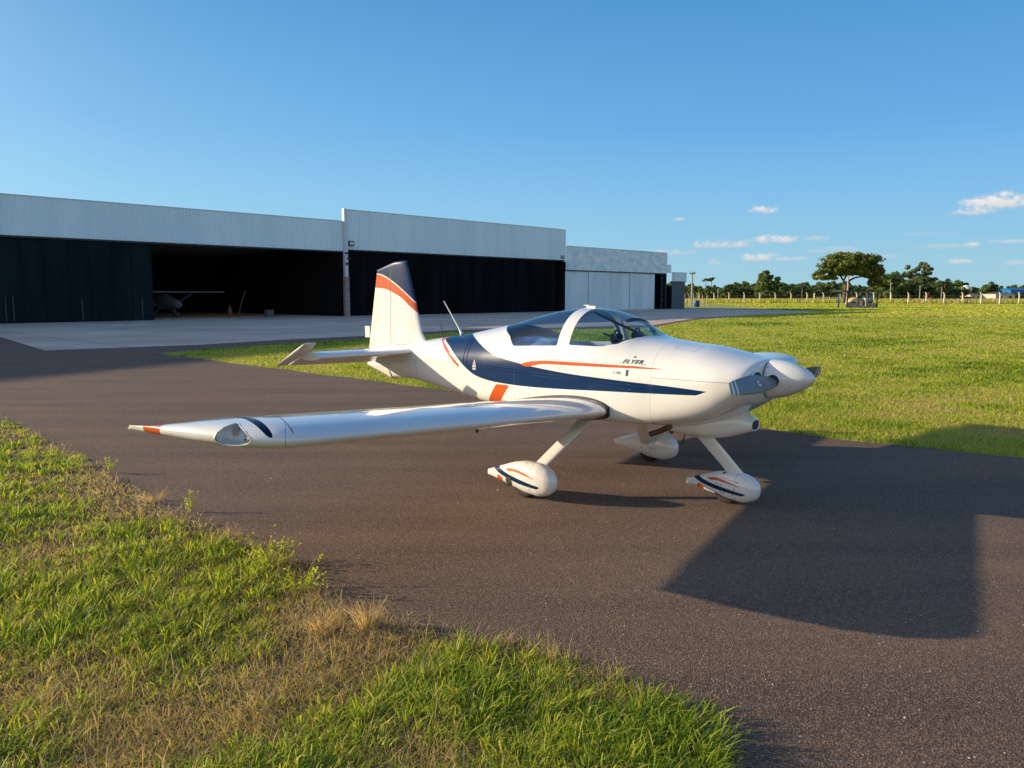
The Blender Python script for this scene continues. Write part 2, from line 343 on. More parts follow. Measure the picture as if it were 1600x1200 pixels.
MB().tube([(-2.27, 0, 1.34), (-2.28, 0, 1.38), (-2.315, 0, 1.52)], [.012, .006, .003], 8).build('blade_antenna', BLACKP, plane, True)
g = MB(); g.box((-.12, -.03, 1.728), (-.01, .03, 1.748)); g.box((-.16, -.022, 1.75), (-.09, .022, 1.758)); g.build('gps_antenna', WHITE, plane)
# decals and small fittings sitting on the right and left skin
def on_skin(pts, off=.002, side=-1):
    out = []
    for x, z in pts:
        h = FB.ray_cast(Vector((x, side * 2, z)), Vector((0, -side, 0)))
        out.append(tuple(h[0] + h[1] * (off if h[1].y * side > 0 else -off)))
    return out
def text_on_skin(txt, x, z, size, shear, m, name, space=1.0, rot=0, wx=1, hz=1):
    cu = bpy.data.curves.new(name, 'FONT'); cu.body = txt; cu.size = size; cu.shear = shear; cu.resolution_u = 3; cu.space_character = space; cu.offset = size * .03
    o = bpy.data.objects.new(name, cu); COL.objects.link(o); dg = bpy.context.evaluated_depsgraph_get(); me = bpy.data.meshes.new_from_object(o.evaluated_get(dg))
    V = [(v.co.x, v.co.y) for v in me.vertices]; F = [tuple(p.vertices) for p in me.polygons]
    bpy.data.objects.remove(o); bpy.data.curves.remove(cu); bpy.data.meshes.remove(me)
    c, s = math.cos(rot), math.sin(rot)
    return mesh(name, on_skin([(x + a * c * wx - b * s, z + a * s + b * c * hz) for a, b in V], .0025), F, m, fuselage)
text_on_skin('FLYER', .645, 1.247, .062, .45, BLACKP, 'name_lettering', 1.15, 0, 1.08, .72)
P = on_skin([(.605, 1.2455), (.68, 1.2455), (.68, 1.2485), (.62, 1.2485)]); MB().add(P, [(0, 1, 2, 3)]).build('lettering_dash', BLACKP, fuselage); P = on_skin([(.84, 1.243), (.895, 1.243), (.885, 1.246), (.84, 1.246)]); MB().add(P, [(0, 1, 2, 3)]).build('lettering_dash', BLACKP, fuselage); m_ = MB()
P = on_skin([(.755 + .013 * math.cos(a), 1.303 + .008 * math.sin(a)) for a in np.linspace(0, 6.283, 12, endpoint=False)] + [(.755 + .008 * math.cos(a), 1.303 + .004 * math.sin(a)) for a in np.linspace(0, 6.283, 12, endpoint=False)])
m_.add(P, [(k, (k + 1) % 12, 12 + (k + 1) % 12, 12 + k) for k in range(12)]); m_.build('name_flourish', BLACKP, fuselage)
text_on_skin('912', .60, 1.147, .030, 0, BLACKP, 'small_lettering')
m_ = MB()
for c0, c1, r_ in ((2.2, 5.4, .014), (-.6, 1.6, .010)):
    an = np.linspace(c0, c1, 9); P = on_skin([(.578 + r_ * math.cos(a), 1.157 + r_ * math.sin(a)) for a in an] + [(.578 + (r_ - .004) * math.cos(a), 1.157 + (r_ - .004) * math.sin(a)) for a in an])
    m_.add(P, [(k, k + 1, 10 + k, 9 + k) for k in range(8)])
m_.build('red_emblem', ORANGE, fuselage)
m_ = MB(); m_.add(on_skin([(.700, 1.135), (.722, 1.135), (.722, 1.188), (.700, 1.188)], .0025), [(0, 1, 2, 3)]); m_.build('air_vent', BLACKP, fuselage)
m_ = MB(); m_.add(on_skin([(.690, 1.131), (.700, 1.131), (.700, 1.192), (.690, 1.192)], .004), [(0, 1, 2, 3)]); m_.build('vent_frame', CHROME, fuselage)
DECAL = mat('decal_silver', (.42, .42, .45), .4)
m_ = MB(); m_.add(on_skin([(-1.335, 1.085), (-1.265, 1.085), (-1.30, 1.17)], .0025), [(0, 1, 2)]); m_.add(on_skin([(-1.33, 1.055), (-1.27, 1.055), (-1.27, 1.078), (-1.33, 1.078)], .0025), [(0, 1, 2, 3)]); m_.build('warning_decal', DECAL, fuselage)
m_ = MB(); m_.add(on_skin([(-1.312, 1.10), (-1.288, 1.10), (-1.30, 1.135)], .0035), [(0, 1, 2)]); m_.build('warning_symbol', ORANGE, fuselage)
for px_ in range(7): MB().tube([(-2.66 - .07 * px_, -.052 - .004 * (px_ % 2), 1.262 - .004 * px_), (-2.66 - .07 * px_, -.075, 1.262 - .004 * px_)], .004, 6).build('fin_screw', SEAM, plane)
# narrow lap strakes with rivets along the blue side
def rivets(pts, r=.0035, off=.001):
    for x, z in pts:
        for sd in (-1,):
            m_ = MB()
            h = FB.ray_cast(Vector((x, sd * 2, z)), Vector((0, -sd, 0)))
            if h[0] is None: continue
            n = h[1] if h[1].y * sd > 0 else -h[1]; c = h[0] + n * off; u = Vector((1, 0, 0)); u = (u - n * u.dot(n)).normalized(); v = n.cross(u)
            V = [tuple(c + (u * math.cos(a) + v * math.sin(a)) * r) for a in np.linspace(0, 6.283, 7)[:-1]]; m_.add(V + [tuple(c + n * r * .5)], [(k, (k + 1) % 6, 6) for k in range(6)]); m_.build('rivet', CHROME, fuselage)
rivets([(.735, 1.06), (.735, 1.01), (.93, 1.065), (.93, 1.0), (.965, 1.065), (.965, 1.0)], .0045)
m_ = MB()
for zz, x0, x1 in ((1.115, -1.08, .9), (1.085, -1.06, .9)):
    xx = np.arange(x0, x1, .05)
    P0 = on_skin([(x, zz - .028 * (x + 1.1)) for x in xx], .0012); P1 = on_skin([(x, zz + .006 - .028 * (x + 1.1)) for x in xx], .0035)
    m_.add(P0 + P1, [(k, k + 1, len(xx) + k + 1, len(xx) + k) for k in range(len(xx) - 1)])
m_.build('lap_joint', NAVY, fuselage, True)
m_ = MB()
for xc in (-1.52, -1.455):
    zz = np.arange(1.12, 1.40, .02); P0 = on_skin([(xc, z) for z in zz], .001); P1 = on_skin([(xc + .008, z) for z in zz], .004)
    m_.add(P0 + P1, [(k, k + 1, len(zz) + k + 1, len(zz) + k) for k in range(len(zz) - 1)])
m_.build('lap_joint', NAVY, fuselage, True)

# cockpit
c = MB(); c.box((-1.0, -.46, .80), (.93, .46, .84)); c.box((-.60, -.495, .84), (.40, -.485, 1.33)); c.box((-.60, .485, .84), (.40, .495, 1.33))
c.box((-1.02, -.40, .84), (-1.0, .40, 1.25)); c.build('cockpit_tub', GREY, plane)
c = MB(); rr = []
for x, zt, hw in ((.30, 1.36, .40), (.31, 1.405, .42), (.36, 1.43, .43), (.5, 1.44, .42), (.66, 1.445, .36)):
    rr.append([(x, hw * math.cos(a), 1.22 + (zt - 1.22) * abs(math.sin(a)) ** .6) for a in np.linspace(0, math.pi, 20)])
v, f = loft(rr, True, True, False); c.add(v, f); c.box((.29, -.42, 1.0), (.31, .42, 1.33)); c.build('instrument_panel', BLACKP, plane, True)
PANEREFL = mat('painted_pane_reflection', (.4, .5, .6), .6); noise_col(PANEREFL, [(.16, .26, .36), (.34, .45, .55), (.75, .78, .8)], 5, 6, stretch=(1, 1, 3))  # blue-white streaks paint the rear pane's bright reflection into the colour
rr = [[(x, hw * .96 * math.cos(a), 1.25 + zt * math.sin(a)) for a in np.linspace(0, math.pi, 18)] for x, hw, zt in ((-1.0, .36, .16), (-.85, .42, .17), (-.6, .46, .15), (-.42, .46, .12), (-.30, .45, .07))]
v, f = loft(rr, True, True, False); mesh('pane_reflection_shell', v, f, PANEREFL, plane, True)  # added shell under the rear glass, carries the painted reflection
for y in (-.24, .24):
    c = MB(); sec = [(-.05, .90), (-.42, .92), (-.62, 1.32), (-.70, 1.32), (-.52, .86), (-.05, .84)]
    c.add([(x, y - .2, z) for x, z in sec] + [(x, y + .2, z) for x, z in sec], [(0, 1, 2, 3, 4, 5)[::-1], (6, 7, 8, 9, 10, 11)] + [(k, (k + 1) % 6, 6 + (k + 1) % 6, 6 + k) for k in range(6)])
    c.build('seat', SEATM, plane)
for (x, y, z) in ((.33, -.14, 1.475), (.44, .05, 1.49)):
    c = MB(); r_ = .04
    c.tube([(x, y + r_ * math.cos(a), z + r_ * math.sin(a) * 1.1) for a in np.linspace(0, math.pi, 12)], .009, 8)
    for s in (-1, 1): c.tube([(x, y + s * (r_ - .018), z - .02), (x, y + s * (r_ + .018), z - .02)], .036, 12)
    c.box((x - .03, y - .055, z - .075), (x + .02, y + .05, z - .03)); c.build('headset', BLACKP, plane, True)
# white arch (both faces of the shell carry it) and the dark canopy bow with its braces inside the windshield
def hoop(x, drop, wid, rad, m, name, a0=28, a1=152):
    i = int(np.argmin(np.abs(xs - x))); zt, zb, hw, zm, nt, nb = T[i]; P = []
    for a in np.linspace(R(a0), R(a1), 28):
        cth, sth = math.cos(a), math.sin(a); P.append((x, (hw - drop) * math.copysign(abs(cth) ** (2 / nt), cth), zm + (zt - zm - drop) * sth ** (2 / nt)))
    return MB().tube(P, rad, 10, flat=1).build(name, m, plane, True)
hoop(-.035, .035, 0, .022, GREY, 'roll_bar')
hoop(.42, .012, 0, .020, BLACKP, 'canopy_bow', 26, 98)
MB().tube([(.0, -.05, 1.685), (.2, -.02, 1.60), (.60, 0, 1.455)], .013, 8).build('canopy_brace', BLACKP, plane, True)
MB().tube([(.36, -.4, 1.50), (.58, -.36, 1.42)], .010, 8).build('canopy_brace', BLACKP, plane, True)
MB().tube([(.36, .4, 1.50), (.58, .36, 1.42)], .010, 8).build('canopy_brace', BLACKP, plane, True)

# ------------------------------------------------------------------ spinner and propeller
rr = []
for k in range(26):
    t = k / 25; x = 1.822 + .375 * t; r_ = .166 * max(.0, (1 - t ** 1.9)) ** .72; z = 1.146 + .026 * t
    rr.append([(x, max(r_, .002) * math.cos(a), z + max(r_, .002) * math.sin(a)) for a in np.linspace(0, 2 * math.pi, 56, endpoint=False)])
v, f = loft(rr); spinner = mesh('spinner', v, f, WHITE, plane, True)
v, f = loft([[(1.813, .162 * math.cos(a), 1.146 + .162 * math.sin(a)) for a in np.linspace(0, 6.2831, 40, endpoint=False)], [(1.823, .162 * math.cos(a), 1.146 + .162 * math.sin(a)) for a in np.linspace(0, 6.2831, 40, endpoint=False)]])
mesh('spinner_backplate', v, f, SEAM, spinner)
for x, a, rad in ((1.84, 160, .166), (1.84, 200, .166), (1.84, 140, .166), (1.84, 220, .166), (2.02, 150, .125), (2.03, 200, .122)):
    a = R(a); p = Vector((x, rad * math.cos(a), 1.15 + rad * math.sin(a))); n = Vector((0, math.cos(a), math.sin(a))); MB().tube([p - n * .004, p + n * .0025], .004, 6).build('spinner_screw', SEAM, spinner)
def blade(s):
    rr = []; rs = np.concatenate([np.linspace(.10, .85, 34), [.875, .893, .903, .908]])
    for r_ in rs:
        t = (r_ - .1) / .81
        ch = np.interp(r_, [.1, .17, .25, .4, .6, .75, .85, .89, .905, .908], [.08, .11, .145, .160, .150, .130, .112, .10, .075, .04])
        th = np.interp(r_, [.1, .17, .25, .45, .7, .9], [.07, .055, .034, .022, .014, .008]); tw = R(np.interp(r_, [.1, .25, .5, .9], [58, 46, 28, 17]))
        sec = []
        for a in np.linspace(0, 2 * math.pi, 20, endpoint=False):
            cx = ch / 2 * math.cos(a); cy = th / 2 * math.sin(a) * (1.0 if math.sin(a) > 0 else .45) * (1 - .35 * math.cos(a))
            # chord runs mostly up the disc, thickness along the shaft
            zz = cx * math.cos(tw) + cy * math.sin(tw); xx = -cx * math.sin(tw) * 1 + cy * math.cos(tw)
            sec.append((1.895 + xx * (1 if s < 0 else -1) * 1.0, s * r_, 1.148 + zz - s * .0 * r_))
        rr.append(sec)
    v, f = loft(rr); Mi = [0] * len(f)
    for a, b in ((.79, .815), (.85, .885)): v, f, Mi = paint(v, f, Mi, between(1, min(s * a, s * b), max(s * a, s * b)), 1)
    return mesh('propeller_blade', v, f, [BLADEG, BLADEW], plane, True, Mi, 50)
b1 = blade(-1); b2 = blade(1)
bb = BVHTree.FromPolygons([v.co for v in b1.data.vertices], [tuple(p.vertices) for p in b1.data.polygons])
m_ = MB()
def onb(y, z):
    h = bb.ray_cast(Vector((3, y, z)), Vector((-1, 0, 0))); return tuple(h[0] + Vector((.0015, 0, 0)))
cir = lambda r_, n=20: [onb(-.43 + r_ * math.cos(a), 1.150 + r_ * math.sin(a)) for a in np.linspace(0, 6.2832, n, endpoint=False)]
EMB = mat('emblem_red', (.45, .12, .13), .4); EMW = mat('emblem_white', (.6, .6, .62), .4)
m_.add(cir(.030) + cir(.023), [(k, (k + 1) % 20, 20 + (k + 1) % 20, 20 + k) for k in range(20)], 0); m_.add([tuple(np.array(p) + (-.0003, 0, 0)) for p in cir(.023)], [tuple(range(20))], 1)
P = [onb(-.45, 1.146), onb(-.41, 1.150), onb(-.41, 1.158), onb(-.45, 1.154)]; m_.add([tuple(np.array(p) + (.001, 0, 0)) for p in P], [(0, 1, 2, 3)], 0); m_.build('blade_emblem', [EMB, EMW], b1)
for s in (-1, 1):   # dark root openings in the spinner
    MB().tube([(1.90, s * .09, 1.148), (1.90, s * .163, 1.148)], [.058, .050], 20).build('blade_root_cuff', BLACKP, plane, True)

# ------------------------------------------------------------------ wings
def foil(n=30, t=.12, camber=.02, p=.4):
    X = [(1 - math.cos(math.pi * k / n)) / 2 for k in range(n + 1)]
    yt = lambda x: 5 * t * (.2969 * math.sqrt(x) - .126 * x - .3516 * x * x + .2843 * x ** 3 - .1036 * x ** 4)
    yc = lambda x: camber / p ** 2 * (2 * p * x - x * x) if x < p else camber / (1 - p) ** 2 * (1 - 2 * p + 2 * p * x - x * x)
    up = [(x, yc(x) + yt(x)) for x in X[::-1]]; lo = [(x, yc(x) - yt(x)) for x in X[1:-1]]
    return up + lo            # from trailing edge over the top to the nose, back below
SEC = foil(36, .135, .018)
def wsec(y, xle, xte, zle, zte, k=1.0, sec=SEC):
    c_ = xle - xte; return [(xle - x * c_, y, zle + (zte - zle) * x + h * c_ * k) for x, h in sec]
def zle(y): return .795 + (abs(y) - .55) * .0575
def wing(s):
    rr = []
    for y in np.concatenate([np.linspace(.45, 3.70, 60)]): rr.append(wsec(s * y, .53, -.87, zle(y), zle(y) - .075))
    tip = [(3.78, .525, 1.0), (3.84, .505, .99), (3.90, .46, .97), (3.95, .40, .95), (4.0, .32, .93), (4.04, .23, .91), (4.08, .11, .88), (4.12, -.04, .86), (4.16, -.24, .82), (4.19, -.42, .80), (4.205, -.60, .80), (4.215, -.75, .8), (4.225, -.83, .8)]
    tp = interp([(a, b, c_) for a, b, c_ in tip], np.linspace(3.78, 4.225, 46))
    for y, (xl, kk) in zip(np.linspace(3.78, 4.225, 46), tp):
        b_ = zle(y) - .075; rr.append(wsec(s * y, xl, -.875, zle(y) - .03 * (1 - (xl + .875) / 1.4), b_ + .006, kk))
    v, f = loft(rr, True, True)
    return v, f
INK = mat('ink_blue_paint', (.002, .006, .016), .3, coat=.2, Specular_IOR_Level=.1)
def wing_parts(s):
    V, F = wing(s); Mi = [0] * len(F)
    # landing light window at the rounded leading corner
    lf = polyf(LENS, (0, 2)); ff = lambda V: np.minimum(lf(V), s * V[:, 1] - 3.80)
    V, LF, _, F, Mi = split(V, F, Mi, ff)
    V, F, Mi = paint(V, F, Mi, between(0, 9, 10), 4)
    # paint in plan view
    sy = lambda P: [(x, s * y) for x, y in P]
    V, F, Mi = paint(V, F, Mi, (lambda V, g_=polyf(sy(TIPN), (0, 1)): np.minimum(g_(V), V[:, 2] - .985)), 5)
    V, F, Mi = paint(V, F, Mi, [lambda V: .49 - V[:, 0], lambda V: V[:, 0] + .25, lambda V: V[:, 2] - 1.0] + band(lambda V: np.abs(V[:, 1]) - np.interp(V[:, 0], [-.5, -.013, .213, .384, .482], [3.45, 3.618, 3.698, 3.758, 3.786]), .0045), 2)
    V, F, Mi = paint(V, F, Mi, polyf(sy([(-.44, 4.3), (-.44, 4.0), (-.655, 4.0), (-.655, 4.3)]), (0, 1)), 2)
    V, F, Mi = paint(V, F, Mi, band(lambda V: np.abs(V[:, 1]) - np.interp(V[:, 0], [-.9, .06, .331, .5], [3.6, 3.652, 3.743, 3.849]), .0015), 3)
    V, F, Mi = paint(V, F, Mi, [lambda V: np.abs(V[:, 1]) - .7, lambda V: 3.58 - np.abs(V[:, 1])] + band(lambda V: V[:, 0] + .52, .004), 3)
    V, F, Mi = paint(V, F, Mi, [lambda V: -.52 - V[:, 0]] + band(lambda V: np.abs(V[:, 1]) - 2.2, .004), 3)
    V, F, Mi = paint(V, F, Mi, band(lambda V: np.abs(V[:, 1]) - .66, .0013), 3)
    V, F, Mi = paint(V, F, Mi, [lambda V: V[:, 2] - .8] + band(lambda V: np.hypot(V[:, 0] - .22, np.abs(V[:, 1]) - 1.05) - .045, .0018), 3)
    v_, f_ = compact(V, F); wg = mesh('wing', v_, f_, MATS + [WHITE, INK], plane, True, Mi, 60)
    v_, f_ = compact(V, LF); mesh('light_lens', v_, f_, CLEAR, wg, True)
    # recess behind the lens: tray wall, grey plate, lamp, strobe
    WB = BVHTree.FromPolygons([Vector(p) for p in WINGRAW[s][0]], WINGRAW[s][1]); rim = []
    for (x, z) in LENS:
        h = WB.ray_cast(Vector((x, s * 6, z)), Vector((0, -s, 0)))[0]
        if h: rim.append(h)
    n = len(rim); cen = sum(rim, Vector()) / n; inn = Vector((-.035, -s * .075, 0))
    mid_ = [cen + (r_ - cen) * .97 - Vector((.002, s * .004, 0)) for r_ in rim]; back = [cen + (r_ - cen) * .86 + inn for r_ in rim]
    m_ = MB(); m_.add(mid_ + back, [(k, (k + 1) % n, n + (k + 1) % n, n + k) for k in range(n)]); m_.add(back + [cen + inn], [(k, (k + 1) % n, n) for k in range(n)]); tray = m_.build('light_tray', LIGHTG, wg)
    MB().tube([cen + (r_ - cen) * 1.01 + Vector((.001, s * .0015, 0)) for r_ in rim + rim[:1]], .0035, 6, cap=False).build('lens_frame', WHITE, wg, True)
    ax = Vector((.62, s * .78, 0)).normalized()
    c1 = cen + inn + Vector((-.055, s * .004, .0)); MB().tube([c1, c1 + ax * .02, c1 + ax * .03], [.030, .031, .024], 20).build('landing_lamp', CHROME, tray, True)
    c2 = cen + inn + Vector((.075, -s * .0, -.025)); MB().tube([c2, c2 + ax * .03, c2 + ax * .05], [.022, .022, .012], 16).build('strobe_lamp', CHROME, tray, True)
    return wg
LENS = [(.342, .98), (.31, .961), (.233, .944), (.131, .944), (.089, .96), (.090, .986), (.104, 1.02), (.116, 1.05), (.128, 1.066), (.145, 1.068), (.20, 1.058), (.286, 1.033), (.334, 1.003)]
TIPN = spl([(-.5, 3.78), (.02, 3.835), (.157, 3.842), (.311, 3.872), (.403, 3.890), (.455, 3.902)], 5) + spl([(.42, 3.925), (.361, 3.926), (.266, 3.914), (.134, 3.892), (0, 3.868), (-.5, 3.79)], 5)
TIPR = spl([(-.5, 3.45), (-.013, 3.614), (.213, 3.694), (.384, 3.754), (.482, 3.786)], 5) + spl([(.46, 3.790), (.384, 3.762), (.213, 3.704), (-.013, 3.625), (-.5, 3.455)], 5)
WINGRAW = {s: wing(s) for s in (-1, 1)}
wr = wing_parts(-1); wlft = wing_parts(1)
for s in (-1, 1):
    rr = []     # dark rubber seal and white fairing round the wing root
    for y, g_ in ((.50, .028), (.575, .012), (.582, .012)):
        rr.append([(x + (.0 if x < .5 else 0) + g_ * (x - .2) * .6, s * y, z + (g_ if k <= 36 else -g_)) for k, (x, yy, z) in enumerate(wsec(0, .53, -.87, zle(.57), zle(.57) - .075))])
    v, f = loft(rr, False, False); mesh('wing_root_seal', v, f, BLACKP, plane, True)
m_ = MB(); m_.tube([(.28, -2.0, .79), (.28, -2.0, .765)], .012, 10); m_.build('tie_down_ring', BLACKP, wr)
m_ = MB(); m_.tube([(.1, -1.35, .755), (.1, -1.35, .72), (.2, -1.35, .715), (.32, -1.35, .715)], .006, 8); m_.build('pitot_tube', CHROME, wr, True)

# ------------------------------------------------------------------ tail
S9 = foil(26, .085, 0)
rr = []
lead = [(1.10, -2.42), (1.25, -2.52), (1.33, -2.60), (1.40, -2.655), (1.5, -2.69), (1.8, -2.78), (2.14, -2.89), (2.20, -2.92)]
for z in np.concatenate([np.linspace(.97, 2.14, 60), [2.16, 2.18, 2.20]]):
    xl = float(np.interp(z, *zip(*lead))) if z > 1.1 else -2.42; xt = -3.76 + (z - .97) * .19
    k = 1.0; rr.append([(xl + (xt - xl) * x, h * (xl - xt), z + (.055 * min(1, (1 - x) * 1.6) - .055 * x * x) * max(0, (z - 1.4) / .8)) for x, h in S9])
last = rr[-1]
for j, (dz, k) in enumerate(((.012, .93), (.022, .75), (.028, .45), (.030, .1))):
    rr.append([(x, y * k, z + dz) for x, y, z in last])
V, F = loft(rr); Mi = [0] * len(F)
NV = [(-3.8, 2.14)] + spl([(-3.56, 2.14), (-3.38, 2.116), (-3.13, 2.012), (-2.88, 1.862), (-2.69, 1.712), (-2.5, 1.535)], 4) + [(-2.4, 1.7), (-2.4, 2.6), (-3.8, 2.6)]
OR = spl([(-3.8, 2.126), (-3.56, 2.126), (-3.38, 2.10), (-3.13, 1.995), (-2.88, 1.845), (-2.69, 1.695), (-2.5, 1.518)], 4) + spl([(-2.5, 1.40), (-2.68, 1.60), (-2.88, 1.745), (-3.0, 1.825), (-3.11, 1.87), (-3.32, 1.935), (-3.57, 1.955), (-3.8, 1.955)], 4)
V, F, Mi = paint(V, F, Mi, polyf(NV), 1); V, F, Mi = paint(V, F, Mi, polyf(OR), 2)
V, F, Mi = paint(V, F, Mi, band(lambda V: V[:, 0] + 3.218, .006), 3)
V, A, Am, B, Bm = split(V, F, Mi, lambda V: V[:, 0] + 3.218)
v_, f_ = compact(V, A); mesh('fin', v_, f_, MATS, plane, True, Am, 60)
v_, f_ = compact(V, B); rud = mesh('rudder', v_, f_, MATS, plane, True, Bm, 60)
rr = []
for z, xt in ((.98, -3.765), (.94, -3.775), (.88, -3.60), (.82, -3.36), (.79, -3.26)):
    rr.append([(-3.22 + (xt + 3.22) * t, s_ * .042 * (1 - t) ** .8, z) for t, s_ in [(0, 1), (.2, 1), (.5, 1), (.8, 1), (1, 0), (.8, -1), (.5, -1), (.2, -1), (0, -1)]])
v, f = loft(rr); mesh('rudder_foot', v, f, WHITE, rud, True)
MB().box((-3.80, -.004, 1.30), (-3.70, .004, 1.45)).build('trim_tab', WHITE, rud)
S8 = foil(24, .10, 0)
ZT = 1.165
for s in (-1, 1):
    rr = []
    for y in np.linspace(.02, 1.37, 24):
        xl = -2.66 - .17 * y / 1.5; rr.append([(xl + (-3.62 + .10 * y / 1.5 - xl) * x, s * y, ZT + h * .95) for x, h in S8])
    V, F = loft(rr); V, A, Am, B, Bm = split(V, F, [0] * len(F), lambda V: V[:, 0] + 3.20)
    v_, f_ = compact(V, A)
    endf = [i for i in range(len(v_)) if abs(v_[i][0] + 3.20) < 1e-3]
    mesh('tailplane', v_, f_, WHITE, plane, True, None, 50)
    v_, f_ = compact(V, B); horn = []
    for y, k in zip([1.385, 1.39, 1.45, 1.50, 1.525, 1.535], [.9, 1, 1, .9, .6, .2]):
        xl = -2.84; horn.append([(xl + (-3.52 - xl) * x, s * y, ZT + h * .8 * k) for x, h in S8])
    hv, hf = loft(horn); k0 = len(v_); v_ = list(v_) + hv; f_ = list(f_) + [tuple(i + k0 for i in q) for q in hf]
    an = R(-25); ca, sa = math.cos(an), math.sin(an); out = []
    for x, y, z in v_:
        dx = x + 3.205; dz = z - ZT; out.append((-3.205 + dx * ca + dz * sa, y, ZT - dx * sa * -1 * -1 + dz * ca)) if False else out.append((-3.205 + dx * ca + dz * -sa, y, ZT - dx * sa + dz * ca))
    mesh('elevator', out, f_, WHITE, plane, True, None, 50)
    rr = []
    for x, rz_, ry in ((-2.50, .002, .003), (-2.60, .03, .03), (-2.75, .055, .05), (-3.0, .06, .055), (-3.3, .05, .045), (-3.4, .03, .03)):
        rr.append([(x, s * (.07 + max(0, (-3.0 - x)) * -.05) + s * ry * math.cos(a), ZT - .01 + rz_ * math.sin(a)) for a in np.linspace(0, 6.2832, 20, endpoint=False)])
    v, f = loft(rr); mesh('tail_fairing', v, f, WHITE, plane, True)

# ------------------------------------------------------------------ landing gear
PT = [(-.50, .165, .028, .012), (-.47, .168, .035, .016), (-.30, .182, .082, .045), (-.12, .192, .130, .075), (.02, .188, .155, .092), (.14, .184, .156, .097), (.24, .180, .130, .085), (.30, .177, .088, .060), (.325, .176, .050, .035), (.335, .175, .008, .008)]
def pant(name, cx, cy, sc, dz, decorate=None):
    xq = np.concatenate([np.linspace(-.50, .22, 84), np.linspace(.226, .335, 22)]); Tq = interp(PT, xq); rr = []
    for x, (zc, hz, hy) in zip(xq, Tq):
        rr.append([(x, hy * math.copysign(abs(math.cos(a)) ** .85, math.cos(a)), zc + hz * math.copysign(abs(math.sin(a)) ** .9, math.sin(a)) * (1 if math.sin(a) > 0 else .95)) for a in np.linspace(0, 6.283185, 84, endpoint=False)])
    V, F = loft(rr); Mi = [0] * len(F)
    side = lambda f: (lambda V: np.minimum(f(V), decorate * V[:, 1] + (.01 if cy == 0 else -.004)))
    if decorate:
        NB = spl([(-.375, .40), (-.355, .265), (-.28, .222), (-.15, .193), (.03, .168), (.22, .142)], 5) + spl([(.18, .118), (0, .130), (-.15, .148), (-.27, .172), (-.36, .200), (-.42, .24), (-.445, .40)], 5)
        V, F, Mi = paint(V, F, Mi, side(polyf(NB)), 1)
        V, F, Mi = paint(V, F, Mi, side(polyf([(-.345, .172), (-.275, .148), (-.285, .05), (-.38, .08)])), 2)
        V, F, Mi = paint(V, F, Mi, side(polyf(spl([(-.24, .248), (-.13, .266), (.0, .250), (.18, .205)], 4) + spl([(.14, .207), (-.02, .232), (-.12, .238), (-.18, .226)], 4))), 2)
    V, F, Mi = paint(V, F, Mi, band(lambda V: V[:, 0] - .10, .0012), 3)
    if dz: pass
    V = [(cx + x * sc, cy + y * sc, z * sc + dz) for x, y, z in V]
    p = mesh(name, V, F, MATS, plane, True, Mi, 60)
    wv = MB(); wr_ = .145
    prof = [(-.045, .06), (-.05, .10), (-.046, .128), (-.03, .142), (0, .146), (.03, .142), (.046, .128), (.05, .10), (.045, .06)]
    rings = [[(cx - .01 + r_ * math.cos(a), cy + y, .146 + r_ * math.sin(a)) for a in np.linspace(0, 6.283185, 32, endpoint=False)] for y, r_ in prof]
    v, f = loft(rings); wheel = mesh('wheel', v, f, RUBBER, plane, True, None, 50)
    return p
def screws(par, pts, r_=.006):
    bv = BVHTree.FromPolygons([v.co for v in par.data.vertices], [tuple(p.vertices) for p in par.data.polygons])
    for x, z in pts:
        for sd in (-1,):
            h = bv.ray_cast(Vector((x, sd * 3, z)), Vector((0, -sd, 0)))
            if h[0] is None: continue
            n = h[1] if h[1].y < 0 else -h[1]; MB().tube([h[0] - n * .002, h[0] + n * .0025], r_, 7).build('screw', SEAM, par)
pr_ = pant('wheel_fairing', -.0, -1.06, 1.0, 0, -1); pl_ = pant('wheel_fairing', 0, 1.06, 1.0, 0, 1); pn_ = pant('wheel_fairing', 1.475, 0, .86, 0, -1)
screws(pn_, [(1.42, .17), (1.44, .145), (1.42, .105), (1.45, .10), (1.54, .10), (1.555, .15), (1.58, .215), (1.38, .18)], .006); screws(pn_, [(1.50, .14)], .010)
screws(pl_, [(-.02 + .07 * math.cos(a), .155 + .06 * math.sin(a)) for a in np.linspace(0, 6.28, 9)[:-1]], .007)
screws(pr_, [(.09, .10), (.02, .33)], .005)
bv = BVHTree.FromPolygons([v.co for v in pr_.data.vertices], [tuple(p.vertices) for p in pr_.data.polygons])
m_ = MB(); P = []
for q in (0, .33, .66, 1):
    for a in np.linspace(0, 6.2832, 24, endpoint=False):
        h = bv.ray_cast(Vector((-.185 + .044 * q * math.cos(a), -3, .130 + .048 * q * math.sin(a))), Vector((0, 1, 0))); P.append(tuple((h[0] if h[0] else Vector((-.185, -1.16, .1))) + Vector((0, -.003, 0))))
m_.add(P, [(i * 24 + k, i * 24 + (k + 1) % 24, i * 24 + 24 + (k + 1) % 24, i * 24 + 24 + k) for i in range(3) for k in range(24)]); m_.build('access_hole', mat('hole_brown', (.045, .035, .025), .8), pr_)
def leg(name, a, b, c0, c1, tk):
    """streamlined leg fairing between two points: long chord fore and aft"""
    a, b = Vector(a), Vector(b); t = (b - a).normalized(); f_ = Vector((1, 0, 0)); f_ = (f_ - t * f_.dot(t)).normalized(); n = t.cross(f_)
    rr = []
    for q in np.linspace(0, 1, 8):
        p = a.lerp(b, q); ch = c0 + (c1 - c0) * q
        rr.append([tuple(p + f_ * (ch * (.35 - x)) + n * (h * tk / .06 * ch)) for x, h in foil(16, .20, 0)])
    v, f = loft(rr); return mesh(name, v, f, WHITE, plane, True, None, 60)
